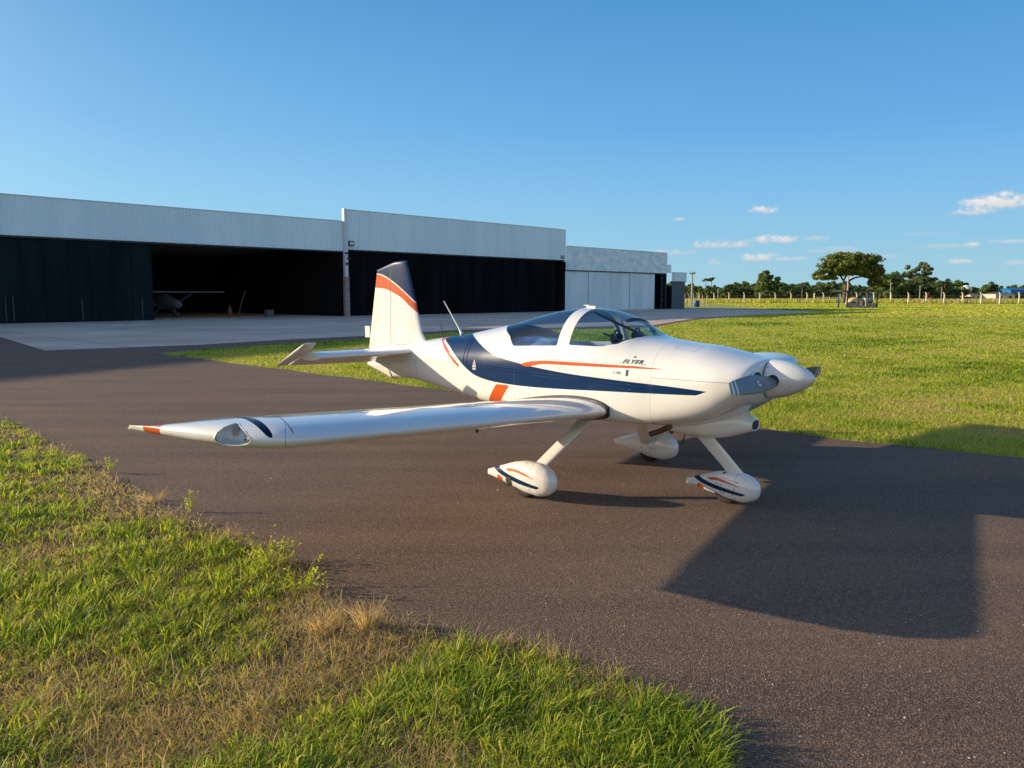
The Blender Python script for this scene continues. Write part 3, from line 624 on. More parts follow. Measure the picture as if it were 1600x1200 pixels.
for s in (-1, 1):
    leg('landing_gear_leg', (.235, s * .42, .70), (.0, s * .985, .20), .145, .14, .06)
leg('nose_gear_leg', (1.16, 0, .66), (1.60, 0, .24), .13, .115, .06)
for s in (-1, 1):
    m_ = MB(); rr = [[(.06 + k_ * .08 * math.cos(a), s * y, .20 + k_ * .055 * math.sin(a)) for a in np.linspace(0, 6.2832, 20, endpoint=False)] for y, k_ in ((.99, 1.0), (.965, .75), (.95, .4))]
    v, f = loft(rr); mesh('leg_fairing', v, f, WHITE, plane, True)
# ------------------------------------------------------------------ ground, asphalt, apron
rng = np.random.default_rng(7); random.seed(7)
def wpos(px, D):
    d = px_dir(px, 462); return Vector((d[0] / d[1] * D, D, 0))
def zat(py, D): return CAMH + (462 - py) / 1202 * D * 1.0066
def jag(P, step=.12, amp=.05, seed=1):
    r_ = random.Random(seed); out = []
    for i in range(len(P)):
        a, b = Vector((*P[i], 0)), Vector((*P[(i + 1) % len(P)], 0)); L_ = (b - a).length; near = min(a.length, b.length)
        st = step * max(1, near / 6); n = max(1, min(400, int(L_ / st))); nn = Vector((-(b - a).y, (b - a).x, 0)).normalized()
        for k in range(n):
            q = a.lerp(b, k / n) + nn * (r_.uniform(-amp, amp) + amp * math.sin(k * .7 + i)) * (0 if k == 0 else 1) * max(1, min(5, near / 10)); out.append((q.x, q.y))
    return out
def sheet(name, P, z, m, kind='structure', thick=None):
    bm = bmesh.new(); vs = [bm.verts.new((x, y, z)) for x, y in P]; f = bm.faces.new(vs)
    if f.normal.z < 0: f.normal_flip()
    f.normal_update()
    if f.normal.z < 0: f.normal_flip()
    bmesh.ops.triangulate(bm, faces=[f]); me = bpy.data.meshes.new(name); bm.to_mesh(me); bm.free(); me.materials.append(m)
    o = bpy.data.objects.new(name, me); COL.objects.link(o); return tag(o, kind=kind)
FG = [(.84, 2.4), (.83, 2.93), (.79, 3.21), (.5, 3.56), (.17, 3.88), (-.35, 3.98), (-.58, 4.14), (-1.03, 4.4), (-1.26, 4.71), (-1.51, 5.18), (-2.33, 5.91), (-3.18, 6.66), (-4.84, 8.52), (-6.41, 10.12), (-7.72, 11.46), (-14, 17.6)]
STRIP = [(8.2, 44.9), (-3.2, 38.6), (-6.4, 32), (-8.6, 29.4), (-10.3, 26.3), (-11.25, 24.55), (-6.77, 20.27), (-3.44, 17.12), (-1.97, 15.65), (3.3, 11.0), (4.14, 9.9), (5.09, 9.25), (5.87, 8.66), (9, 6.4), (16, 1)]
FIELD = [(23.6, 74.5), (14.2, 59.1)] + STRIP + [(120, -40), (300, 60), (300, 260), (60, 260), (36, 110), (35.8, 86.4)]
GRASSG = mat('grass_ground', (.08, .12, .02), 1.0)
N, K, b = nodes(GRASSG)
tcg = N.new('ShaderNodeTexCoord')
def nn_(scale, det=5, stretch=None, dist=0):
    n = N.new('ShaderNodeTexNoise'); n.inputs['Scale'].default_value = scale; n.inputs['Detail'].default_value = det; n.inputs['Distortion'].default_value = dist; K.new(tcg.outputs['Object'], n.inputs['Vector']); return n.outputs[0]
def ramp(fac, stops):
    r = N.new('ShaderNodeValToRGB'); e = r.color_ramp.elements; e[0].position, e[1].position = stops[0][0], stops[-1][0]; e[0].color = (*stops[0][1], 1); e[1].color = (*stops[-1][1], 1)
    for p, c_ in stops[1:-1]:
        x = e.new(p); x.color = (*c_, 1)
    K.new(fac, r.inputs[0]); return r.outputs[0]
def mixc(f, a, b_):
    m = N.new('ShaderNodeMix'); m.data_type = 'RGBA'
    for s_, v in ((m.inputs['Factor'], f), (m.inputs['A'], a), (m.inputs['B'], b_)):
        if isinstance(v, (int, float)): s_.default_value = v
        elif isinstance(v, tuple): s_.default_value = (*v, 1)
        else: K.new(v, s_)
    return m.outputs['Result']
fine = ramp(nn_(26, 8), [(.32, (.12, .15, .014)), (.5, (.30, .34, .035)), (.68, (.50, .50, .09))])
mid = ramp(nn_(1.1, 7), [(.36, (.20, .27, .02)), (.52, (.36, .38, .04)), (.68, (.50, .42, .12))])
big = ramp(nn_(.16, 6), [(.42, (0, 0, 0)), (.66, (1, 1, 1))])
cg = mixc(.5, fine, mid); cg = mixc(big, cg, mixc(.5, cg, (.44, .36, .13)))
K.new(cg, b.inputs['Base Color'])
bp = N.new('ShaderNodeBump'); bp.inputs['Strength'].default_value = 1; bp.inputs['Distance'].default_value = .06; K.new(nn_(14, 8), bp.inputs['Height']); K.new(bp.outputs[0], b.inputs['Normal'])
g = 3000; MB().add([(-g, -g, 0), (g, -g, 0), (g, g, 0), (-g, g, 0)], [(0, 1, 2, 3)]).build('ground', GRASSG)['kind'] = 'structure'

ASPH = mat('asphalt', (.1, .08, .07), .9)
N, K, b = nodes(ASPH); tcg = N.new('ShaderNodeTexCoord')
base = ramp(nn_(.55, 6, dist=.4), [(.34, (.066, .038, .022)), (.5, (.130, .076, .044)), (.68, (.20, .118, .070))])
mpz = N.new('ShaderNodeMapping'); mpz.inputs['Rotation'].default_value = (0, 0, R(44)); mpz.inputs['Scale'].default_value = (.16, 1.5, 1); K.new(tcg.outputs['Object'], mpz.inputs[0])
ns = N.new('ShaderNodeTexNoise'); ns.inputs['Scale'].default_value = 1.1; ns.inputs['Detail'].default_value = 5; K.new(mpz.outputs[0], ns.inputs['Vector'])
streak = ramp(ns.outputs[0], [(.36, (.055, .036, .025)), (.62, (.235, .145, .086))])
agg = ramp(nn_(105, 3), [(.36, (.02, .013, .009)), (.46, (.118, .066, .038)), (.58, (.225, .132, .078)), (.76, (.60, .45, .32))])
c1_ = mixc(.62, base, streak); K.new(mixc(.6, c1_, agg), b.inputs['Base Color'])
vo = N.new('ShaderNodeTexVoronoi'); vo.inputs['Scale'].default_value = 120; K.new(tcg.outputs['Object'], vo.inputs['Vector'])
ad = N.new('ShaderNodeMath'); ad.operation = 'ADD'; K.new(nn_(150, 3), ad.inputs[0]); K.new(vo.outputs['Distance'], ad.inputs[1])
bp = N.new('ShaderNodeBump'); bp.inputs['Strength'].default_value = .9; bp.inputs['Distance'].default_value = .0055; K.new(ad.outputs[0], bp.inputs['Height']); K.new(bp.outputs[0], b.inputs['Normal'])
AP = jag(FG, .1, .05, 3)[:-1]
i0 = next(i for i, p in enumerate(AP) if (p[0] + 14) ** 2 + (p[1] - 17.6) ** 2 < .01)
AP = AP[:i0 + 1] + [(-30, 24), (-70, -12), (-110, -26), (-34, 51), (24, 112), (40, 98), (35.8, 86.4), (23.6, 74.5), (14.2, 59.1)]
SJ = jag(STRIP, .15, .03, 5); i1 = next(i for i, p in enumerate(SJ) if abs(p[0] - 16) < .01 and abs(p[1] - 1) < .01); AP += SJ[:i1 + 1] + [(22, -6), (22, -14), (.84, -14)]
sheet('taxiway', AP, .004, ASPH)
CONC = mat('apron_concrete', (.3, .25, .23), .85)
N, K, b = nodes(CONC); tcg = N.new('ShaderNodeTexCoord')
cb = ramp(nn_(.22, 7, dist=.6), [(.34, (.50, .35, .25)), (.5, (.64, .46, .34)), (.66, (.78, .58, .45))])
mpz = N.new('ShaderNodeMapping'); mpz.inputs['Rotation'].default_value = (0, 0, R(-45.4)); K.new(tcg.outputs['Object'], mpz.inputs[0])
br = N.new('ShaderNodeTexBrick'); br.offset = 0; br.inputs['Scale'].default_value = 1; br.inputs['Brick Width'].default_value = 5; br.inputs['Row Height'].default_value = 5; br.inputs['Mortar Size'].default_value = .03
br.inputs['Color1'].default_value = (1, 1, 1, 1); br.inputs['Color2'].default_value = (.86, .86, .86, 1); br.inputs['Mortar'].default_value = (.45, .42, .4, 1); K.new(mpz.outputs[0], br.inputs['Vector'])
mu = N.new('ShaderNodeMix'); mu.data_type = 'RGBA'; mu.blend_type = 'MULTIPLY'; mu.inputs['Factor'].default_value = 1; K.new(mixc(.35, cb, ramp(nn_(3, 6), [(.35, (.46, .33, .25)), (.65, (.72, .54, .42))])), mu.inputs['A']); K.new(br.outputs[0], mu.inputs['B']); K.new(mu.outputs['Result'], b.inputs['Base Color'])
WD = Vector((.7018, .7123, 0)); WN = Vector((-.7123, .7018, 0)); W0 = Vector((-33.86, 50.99, 0)); WROT = math.atan2(.7123, .7018)
def wl_(t, dpt=0): p = W0 + WD * t + WN * dpt; return (p.x, p.y)
sheet('apron', [(-15.81, 25.99), (-11.9, 29.0), (-9.6, 32.4), (-6.6, 35.6), (-3.0, 41.5), (8.91, 48.77), (15.43, 64.16), (23.59, 74.89), (36.5, 86.4), (35, 96), wl_(85), wl_(85, 32), wl_(-3, 32), wl_(-3, 0), (-23, 34.6)], .008, CONC)

# ------------------------------------------------------------------ hangars
FAC = mat('white_sheeting', (.56, .60, .62), .6)
noise_col(FAC, [(.70, .86, .90), (.78, .93, .96)], .5, 6, stretch=(1, 1, .15))
FAC2 = mat('pale_sheeting', (.62, .66, .67), .6); noise_col(FAC2, [(.62, .74, .78), (.82, .92, .94)], .9, 4, stretch=(1, 1, 1.5), lo=.4, hi=.6)  # mottling puts the sheet's patchy reflections into the colour
DOORD = mat('dark_sheeting', (.010, .020, .026), .8, Specular_IOR_Level=.12); noise_col(DOORD, [(.004, .012, .015), (.009, .022, .027)], .8, 5, stretch=(1, 1, .2))
DOORB = mat('black_sheeting', (.012, .013, .016), .8, Specular_IOR_Level=.08); noise_col(DOORB, [(.003, .003, .004), (.008, .008, .010)], .8, 5, stretch=(1, 1, .2))
DOORW = mat('white_door_sheeting', (.42, .50, .55), .45); noise_col(DOORW, [(.58, .70, .74), (.70, .82, .86)], .7, 5, stretch=(1, 1, .2))
DOORT = mat('teal_door_sheeting', (.06, .10, .13), .5)
TRIM = mat('dark_trim', (.03, .035, .04), .6); TRIMW = mat('pale_trim', (.62, .66, .68), .5)
COLC = mat('column_concrete', (.32, .28, .24), .9); noise_col(COLC, [(.22, .19, .16), (.38, .33, .28)], 3, 5)
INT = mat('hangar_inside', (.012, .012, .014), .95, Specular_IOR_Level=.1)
ROOFM = mat('roof_sheet', (.35, .37, .38), .5)
def corr(x0, x1, z0, z1, y, pitch=.25, dep=.03, ztop=None):
    """ribbed metal sheet, its ribs modelled; front at -y"""
    n = max(1, int(round((x1 - x0) / pitch))); p = (x1 - x0) / n; X = []
    for k in range(n):
        a = x0 + k * p; X += [(a, y), (a + p * .55, y), (a + p * .65, y - dep), (a + p * .9, y - dep)]
    X.append((x1, y)); V = []; F = []
    for x, yy in X: V += [(x, yy, z0), (x, yy, z1 if ztop is None else ztop(x))]
    for i in range(len(X) - 1): F.append((2 * i, 2 * i + 2, 2 * i + 3, 2 * i + 1))
    return V, F
def hangar(name, label, t0, t1, H, dh, doors, fac, depth=24, ztop=None, pitch=.27):
    """doors: list of (t_start, t_end, material, y offset)"""
    o = W0 + WD * t0; e = empty(name, o, WROT, label, 'hangar'); Wd = t1 - t0; zt = ztop or (lambda x: H)
    V, F = corr(0, Wd, dh, H, 0, pitch, .08, zt); mesh('facade', V, F, fac, e)
    m_ = MB(); m_.box((0, .0, dh - .12), (Wd, .25, dh - .005)); m_.build('door_rail', TRIM, e)
    m_ = MB(); n = 8
    for k in range(n):
        xa, xb = Wd * k / n, Wd * (k + 1) / n; m_.add([(xa, -.07, zt(xa)), (xb, -.07, zt(xb)), (xb, .15, zt(xb)), (xa, .15, zt(xa)), (xa, -.07, zt(xa) + .06), (xb, -.07, zt(xb) + .06), (xb, .15, zt(xb) + .06), (xa, .15, zt(xa) + .06)], [(3, 2, 1, 0), (4, 5, 6, 7), (0, 1, 5, 4), (2, 3, 7, 6)] + ([(3, 0, 4, 7)] if k == 0 else []) + ([(1, 2, 6, 5)] if k == n - 1 else []))
    m_.build('parapet_cap', TRIMW, e)
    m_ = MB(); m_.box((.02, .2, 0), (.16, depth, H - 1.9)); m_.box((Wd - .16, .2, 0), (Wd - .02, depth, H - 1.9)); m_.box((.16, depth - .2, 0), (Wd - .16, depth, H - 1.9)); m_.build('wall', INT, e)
    m_ = MB(); n = 24
    hr = (lambda x: min(zt(x) - 1.8, H + 2)) 
    for k in range(n):
        xa, xb = .02 + (Wd - .04) * k / n, .02 + (Wd - .04) * (k + 1) / n; m_.add([(xa, .16, hr(xa)), (xb, .16, hr(xb)), (xb, depth, hr(xb) - .55), (xa, depth, hr(xa) - .55)], [(0, 1, 2, 3)])
    m_.build('roof', ROOFM, e)
    for a, b_, mt, y in doors:
        V, F = corr(a - t0 + .025, b_ - t0 - .025, .03, dh - .13, y, .22, .03); d = mesh('door_panel', V, F, mt, e)
        m_ = MB(); m_.box((b_ - t0 - .024, y - .03, .03), (b_ - t0 + .024, y + .05, dh - .13)); m_.build('door_edge', mt, d)
    return e
d1 = [(t, t + 1.42, DOORD, .12 if k % 2 else .2) for k, t in enumerate(np.arange(-1.42, 9.9, 1.42))][:8]
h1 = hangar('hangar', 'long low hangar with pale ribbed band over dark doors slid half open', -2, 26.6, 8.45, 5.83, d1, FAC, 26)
h2 = hangar('hangar', 'tallest white-topped hangar in the middle with all black doors shut', 26.9, 57.2, 9.5, 6.0, [(t, t + 2.2, DOORB, .12 if k % 2 else .2) for k, t in enumerate(np.arange(27.1, 54.5, 2.2))], FAC, 26)
def tp(px):
    a = px_dir(px, 462); q = a[0] / a[1]; return (q * W0.y - W0.x) / (WD.x - q * WD.y)
dd = [tp(p) for p in (884.5, 920.5, 954, 985, 993, 1024)]
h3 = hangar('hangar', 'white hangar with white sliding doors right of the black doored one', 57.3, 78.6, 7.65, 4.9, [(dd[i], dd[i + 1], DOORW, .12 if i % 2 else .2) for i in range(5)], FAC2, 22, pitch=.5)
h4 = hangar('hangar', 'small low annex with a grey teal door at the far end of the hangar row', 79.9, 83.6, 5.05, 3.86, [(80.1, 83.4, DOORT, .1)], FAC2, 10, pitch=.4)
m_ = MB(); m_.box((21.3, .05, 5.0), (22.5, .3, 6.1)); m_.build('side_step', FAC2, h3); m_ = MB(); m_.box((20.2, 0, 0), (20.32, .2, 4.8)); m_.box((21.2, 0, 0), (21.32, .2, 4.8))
for k in range(6): m_.tube([(20.3, .1, k * .8), (21.2, .1, k * .8 + .8)], .03, 5)
m_.build('door_lattice', TRIM, h3)
apex = 46.0
h0 = hangar('hangar', 'wide gabled hangar beyond the left edge of the row', -94, -2.3, 9.8, 6.2, [(t, t + 3, DOORD, .15) for t in np.arange(-80, -10, 3)], FAC, 30, ztop=lambda x: 9.8 + .088 * (apex - abs(x - apex)))
# column and fittings between the first two hangars
BOLT = mat('bolt_grey', (.05, .06, .065), .7)
for px_, zt_ in ((8, 1.9), (20, 1.9), (128, 1.6), (222, 1.7)):
    t_ = tp(px_) + 2; m_ = MB(); m_.box((t_ - .03, .045, .15), (t_ + .03, .075, zt_)); m_.build('door_bolt', BOLT, h1)
c = empty('column', W0 + WD * 26.75 - WN * .25, WROT, 'slim column between the long hangar and the tallest hangar, white above bare concrete', 'column')
m_ = MB(); m_.box((-.22, -.15, 0), (.22, .2, 3.55)); m_.build('concrete_base', COLC, c); m_ = MB(); m_.box((-.16, -.12, 3.55), (.16, .2, 9.55)); m_.build('white_shaft', TRIMW, c)
m_ = MB(); m_.box((-.1, -.3, 4.6), (.12, -.12, 4.8)); m_.box((.05, -.3, 5.1), (.3, -.12, 5.25)); m_.box((-.15, -.3, 5.55), (.05, -.12, 5.7)); m_.build('floodlight', TRIM, c)
def small_box(name, t, z, w_, h_, lab, cat):
    e = empty(name, W0 + WD * t - WN * .1 + Vector((0, 0, z)), WROT, lab, cat); m_ = MB(); m_.box((-w_ / 2, -.14, 0), (w_ / 2, 0, h_)); m_.build('casing', TRIM, e)
    m_ = MB(); m_.box((-w_ * .38, -.16, h_ * .2), (w_ * .38, -.141, h_ * .8)); m_.build('front_glass', LIGHTG, e); return e
small_box('floodlight', 27.4, 6.3, .5, .45, 'small dark square lamp low on the pale facade near the concrete column', 'lamp')
small_box('floodlight', 56.6, 6.2, .5, .3, 'small dark lamp at the right end of the tallest facade', 'lamp')
# aircraft and clutter standing inside the open hangar
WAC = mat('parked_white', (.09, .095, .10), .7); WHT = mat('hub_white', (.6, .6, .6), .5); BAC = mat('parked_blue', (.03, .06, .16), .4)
hp = W0 + WD * 13.4 + WN * 7.0
ac = empty('high_wing_aircraft', hp, WROT + R(188), 'dim white high-wing aircraft parked inside the open dark hangar', 'aircraft')
# local: nose +y toward the doors, wings along x
rr = []
for y, hw, zb, zt in ((-4.6, .08, 1.25, 1.5), (-3, .28, .95, 1.6), (-1.2, .5, .72, 2.0), (0, .55, .68, 2.1), (1.0, .52, .68, 1.75), (2.0, .42, .75, 1.5), (2.4, .25, .85, 1.35)):
    rr.append([(hw * math.cos(a), y, (zb + zt) / 2 + (zt - zb) / 2 * math.sin(a)) for a in np.linspace(0, 6.2832, 18, endpoint=False)])
v, f = loft(rr); mesh('fuselage', v, f, [WAC, BAC], ac, True)
m_ = MB(); m_.box((-5.2, -.6, 2.1), (5.2, .85, 2.24)); m_.build('wing', WAC, ac)
for s in (-1, 1): MB().tube([(s * .5, .3, .85), (s * 2.6, .2, 2.12)], .05, 8).build('wing_strut', WAC, ac)
m_ = MB(); m_.box((-1.6, -4.6, 1.4), (1.6, -3.9, 1.46)); m_.build('tailplane', WAC, ac)
m_ = MB(); m_.add([(-.03, -4.9, 1.4), (-.03, -3.7, 1.5), (-.03, -4.4, 2.7), (-.03, -4.9, 2.7), (.03, -4.9, 1.4), (.03, -3.7, 1.5), (.03, -4.4, 2.7), (.03, -4.9, 2.7)], [(0, 1, 2, 3)[::-1], (4, 5, 6, 7), (0, 1, 5, 4), (1, 2, 6, 5), (2, 3, 7, 6), (3, 0, 4, 7)]); m_.build('fin', BAC, ac)
for x, y in ((-1.15, .1), (1.15, .1), (0, 1.75)):
    MB().tube([(x * .3, y, .85), (x, y, .25)], .05, 6).build('gear_leg', WAC, ac)
    rr = [[(x + hw * math.cos(a), y + yy, .25 + hz * math.sin(a)) for a in np.linspace(0, 6.2832, 14, endpoint=False)] for yy, hw, hz in ((-.4, .02, .03), (-.2, .1, .13), (.1, .12, .18), (.3, .08, .12), (.36, .01, .02))]
    v, f = loft(rr); mesh('wheel_fairing', v, f, WAC, ac, True)
def at_h(t, dp): return W0 + WD * t + WN * dp
c = empty('gas_bottle', at_h(tp(393), 4), 0, 'small orange gas bottle on the floor of the dark hangar', 'gas bottle'); MB().tube([(0, 0, 0), (0, 0, .1), (0, 0, .75), (0, 0, .9), (0, 0, 1.0)], [.16, .18, .18, .08, .05], 14).build('bottle_body', mat('dull_orange', (.16, .06, .02), .8), c, True); MB().tube([(-.1, 0, 1.03), (.1, 0, 1.03)], .04, 6).build('valve', TRIM, c)
c = empty('crate', at_h(tp(442), 2.5), WROT, 'pale box on the floor of the open dark hangar', 'crate'); m_ = MB(); m_.box((-.3, -.3, 0), (.3, .3, .55)); m_.box((-.33, -.33, .55), (.33, .33, .62)); m_.build('box_body', WAC, c); m_ = MB(); m_.box((-.25, -.34, .2), (.25, -.301, .26)); m_.build('box_band', TRIM, c)
c = empty('leaning_pole', at_h(tp(412), 4), WROT, 'thin pale pole leaning in the dark hangar', 'pole'); MB().tube([(-.3, 0, 0), (-.1, 0, 1.0), (.45, .1, 2.3)], .04, 6).build('shaft', WAC, c); MB().tube([(-.4, 0, .03), (-.2, 0, .03)], .06, 6).build('foot', TRIM, c)

# ------------------------------------------------------------------ vegetation tools
def fast(name, V, F4, mats, parent=None, attr=None, mi=None):
    """numpy mesh of quads/tris given as (loops, starts, totals)"""
    loops, starts, tots = F4; me = bpy.data.meshes.new(name); me.vertices.add(len(V)); me.vertices.foreach_set('co', np.ascontiguousarray(V, dtype=np.float32).ravel())
    me.loops.add(len(loops)); me.loops.foreach_set('vertex_index', np.ascontiguousarray(loops, dtype=np.int32)); me.polygons.add(len(starts)); me.polygons.foreach_set('loop_start', np.ascontiguousarray(starts, dtype=np.int32))
    if attr is not None:
        a = me.attributes.new('tint', 'FLOAT', 'POINT'); a.data.foreach_set('value', np.ascontiguousarray(attr, dtype=np.float32))
    for m in (mats if isinstance(mats, list) else [mats]): me.materials.append(m)
    me.update(calc_edges=True); me.validate()
    o = bpy.data.objects.new(name, me); COL.objects.link(o)
    if parent: o.parent = parent
    return o
def quads(name, C, U, Vv, m, parent=None, attr=None):
    """diamond-ish leaf cards: centre, half axes"""
    n = len(C); P = np.stack([C - U, C - Vv * .6 + U * .1, C + U, C + Vv * .6 + U * .1], 1).reshape(-1, 3)
    return fast(name, P, (np.arange(4 * n), np.arange(n) * 4, None), m, parent, None if attr is None else np.repeat(attr, 4))
def leafmat(name, stops, transl=.35, rough=.6, tcol=1.6):
    m = bpy.data.materials.new(name); m.use_nodes = True; N, K = m.node_tree.nodes, m.node_tree.links; b = N['Principled BSDF']; b.inputs['Roughness'].default_value = rough; b.inputs['Specular IOR Level'].default_value = .25
    a = N.new('ShaderNodeAttribute'); a.attribute_name = 'tint'; r = N.new('ShaderNodeValToRGB'); e = r.color_ramp.elements; e[0].position, e[1].position = stops[0][0], stops[-1][0]; e[0].color = (*stops[0][1], 1); e[1].color = (*stops[-1][1], 1)
    for p, c_ in stops[1:-1]:
        x = e.new(p); x.color = (*c_, 1)
    K.new(a.outputs['Fac'], r.inputs[0]); K.new(r.outputs[0], b.inputs['Base Color'])
    if transl:
        t = N.new('ShaderNodeBsdfTranslucent'); mx_ = N.new('ShaderNodeMixShader'); mx_.inputs[0].default_value = transl; g_ = N.new('ShaderNodeMix'); g_.data_type = 'RGBA'; g_.blend_type = 'MULTIPLY'; g_.inputs['Factor'].default_value = 1
        K.new(r.outputs[0], g_.inputs['A']); g_.inputs['B'].default_value = (tcol, tcol, tcol * .6, 1); K.new(g_.outputs['Result'], t.inputs[0]); K.new(b.outputs[0], mx_.inputs[1]); K.new(t.outputs[0], mx_.inputs[2]); K.new(mx_.outputs[0], N['Material Output'].inputs[0])
    return m
TREEL = leafmat('tree_leaves', [(0, (.05, .085, .028)), (.5, (.10, .15, .045)), (1, (.18, .22, .07))], .3)
TREEY = leafmat('big_tree_leaves', [(0, (.05, .08, .014)), (.5, (.11, .14, .024)), (1, (.20, .19, .04))], .22)
EUCL = leafmat('eucalyptus_leaves', [(0, (.11, .14, .07)), (1, (.22, .25, .12))], .3)
BARK = mat('bark', (.12, .09, .07), .95); noise_col(BARK, [(.07, .05, .04), (.18, .14, .11)], 4, 5)
def crown_mesh(blobs, leaf, seed, name, m, dens=1.0):
    r_ = np.random.default_rng(seed); C, U, Vv, A = [], [], [], []
    for (cx, cy, cz, rx, ry, rz, n) in blobs:
        n = int(n * dens); k = max(6, n // 90); cc_ = r_.normal(size=(k, 3)); cc_ /= np.linalg.norm(cc_, axis=1)[:, None]; cc_ *= r_.uniform(.45, 1.0, (k, 1)); cc_[:, 2] = np.where(cc_[:, 2] < -.45, -.45 * r_.uniform(.3, 1, k), cc_[:, 2])
        idx = r_.integers(0, k, n); d = r_.normal(size=(n, 3)); d /= np.linalg.norm(d, axis=1)[:, None]; d *= (r_.uniform(0, 1, (n, 1)) ** .5) * .30 * np.array([1, 1, .7])
        p = (cc_[idx] + d) * np.array([rx, ry, rz]) + np.array([cx, cy, cz]); C.append(p)
        nrm = d / .3 + r_.normal(size=(n, 3)) * .5; nrm /= np.linalg.norm(nrm, axis=1)[:, None]; t = np.cross(nrm, r_.normal(size=(n, 3))); t /= np.linalg.norm(t, axis=1)[:, None]
        s_ = leaf * r_.uniform(.6, 1.3, (n, 1)); U.append(t * s_); Vv.append(np.cross(nrm, t) * s_); A.append(np.clip(r_.normal(.5, .22, n) + r_.normal(0, .2, k)[idx], 0, 1))
    return np.concatenate(C), np.concatenate(U), np.concatenate(Vv), np.concatenate(A)
def make_tree(name, loc, blobs, limbs, leaf, seed, m, label, group=None, cat='tree'):
    e = empty(name, loc, 0, label, cat, group); C, U, Vv, A = crown_mesh(blobs, leaf, seed, name, m); quads('crown', C, U, Vv, m, e, A)
    b_ = MB()
    for P, r_ in limbs: b_.tube(P, r_, 8)
    b_.build('trunk', BARK, e, True); return e
def copy_tree(o, parent=None):
    c = o.copy(); COL.objects.link(c)
    if parent: c.parent = parent
    for ch in list(o.children): copy_tree(ch, c)
    return c
# big umbrella tree behind the shelter
D = 180; u = D / 1202
bt = make_tree('umbrella_tree', wpos(1320, D), [(1.0, 0, 8.9, 6.6, 5.5, 3.3, 9000), (-4.6, .5, 6.6, 2.9, 2.6, 1.7, 2600), (2.5, -1.5, 7.6, 4.5, 3, 2.0, 3200), (6.6, .5, 7.3, 2.5, 2.6, 2.6, 3600), (7.0, 0, 4.9, 1.6, 1.6, 1.6, 1500), (-2.5, -1.5, 8.0, 3.6, 3, 2.2, 2600)],
    [([(-.2, 0, 0), (-.1, 0, 2), (0, 0, 3.6), (.05, 0, 4.4)], [.42, .36, .34, .34]), ([(.05, 0, 4.3), (-.5, 0, 5.4), (-1.6, .2, 7), (-3.5, .4, 8)], [.3, .24, .18, .08]), ([(.05, 0, 4.3), (.8, 0, 5.3), (2.2, .1, 6.0), (4.0, .2, 6.3), (6.0, .3, 7.0)], [.28, .24, .2, .15, .07]), ([(-.4, 0, 5.3), (.2, 0, 6.8), (.8, -.2, 9.5)], [.2, .16, .08]), ([(-1.4, .2, 6.8), (-3, .3, 6.7), (-5, .5, 6.5)], [.14, .1, .05])],
    .34, 11, TREEY, 'big spreading umbrella-shaped tree behind the fuel shelter')
eu = make_tree('eucalyptus_tree', wpos(1436, 262), [(-3.4, 0, 9.6, 3.1, 2.5, 2.9, 1700), (1.4, 0, 10.6, 2.3, 2.2, 2.7, 1500), (-1, 0, 6.2, 5.6, 3, 3.2, 2600), (3.6, 0, 5.4, 3.4, 3, 3.0, 1500), (-.6, 0, 8.2, 3.4, 2, 2.2, 900)], [([(-.5, 0, 0), (-1, 0, 4), (-3, 0, 9)], [.4, .3, .1]), ([(.2, 0, 0), (.8, 0, 5), (1.6, 0, 11)], [.35, .25, .08])], .42, 12, EUCL, 'tall grey-green feathery tree with two tops beyond the fence')
# belt of trees beyond the fence
protos = []
for i in range(6):
    r_ = random.Random(40 + i); hgt = [6.2, 7.0, 5.4, 6.6, 7.6, 4.8][i]; wd = [4.2, 4.6, 4.8, 3.6, 4.0, 4.4][i]
    bl = [(r_.uniform(-.35, .35) * wd, r_.uniform(-.3, .3) * wd, hgt * r_.uniform(.5, .82), wd * r_.uniform(.45, .75), wd * .6, hgt * r_.uniform(.18, .28), 420) for _ in range(6)] + [(0, 0, hgt * .35, wd * .9, wd * .8, hgt * .33, 900)]
    protos.append(make_tree('woodland_tree', (0, -500, 0), bl, [([(0, 0, 0), (.1, 0, hgt * .35), (.4, 0, hgt * .7)], [.28, .2, .08]), ([(.1, 0, hgt * .3), (-.8, .2, hgt * .65)], [.15, .06])], .5, 60 + i, TREEL, 'dark green woodland tree in the far belt beyond the fence', 'trees of the far woodland belt'))
used = set(); r_ = random.Random(5)
def belt(px, D_, k, sc, lab=None, sz=1.0):
    o = protos[k] if k not in used else copy_tree(protos[k]); used.add(k); o.location = wpos(px, D_); o.rotation_euler = (0, 0, r_.uniform(0, 6.28)); o.scale = (sc, sc, sc * sz)
    if lab: o['label'] = lab; del o['group']
    return o
for row, (D_, st) in enumerate(((330, 8), (300, 10), (275, 12))):
    px = 1040 + row * 5
    while px < 1680:
        if True:
            b_ = 1.0 + .22 * math.sin(px * .021 + row) + r_.uniform(-.1, .12)
            if px > 1500: b_ *= .68
            if px < 1120: b_ *= 1.12
            belt(px + r_.uniform(-3, 3), D_ + r_.uniform(-8, 8), r_.randrange(6), b_ * (1.0 if row < 2 else .66))
        px += st * r_.uniform(.8, 1.2)
px = 1372
for q in range(12): belt(1372 + q * 11.5 + r_.uniform(-3, 3), 245 + r_.uniform(-8, 10), r_.randrange(6), r_.uniform(.95, 1.2) * (1.0 if 2 < q < 10 else .8))
belt(1195, 268, 4, 1.35, 'rounded tree standing a head above the woodland left of the umbrella tree', 1.0)
belt(1385, 232, 1, 1.35, 'bright bushy tree just right of the umbrella tree'); belt(1547, 280, 3, 1.05, 'small dark tree left of the blue building')
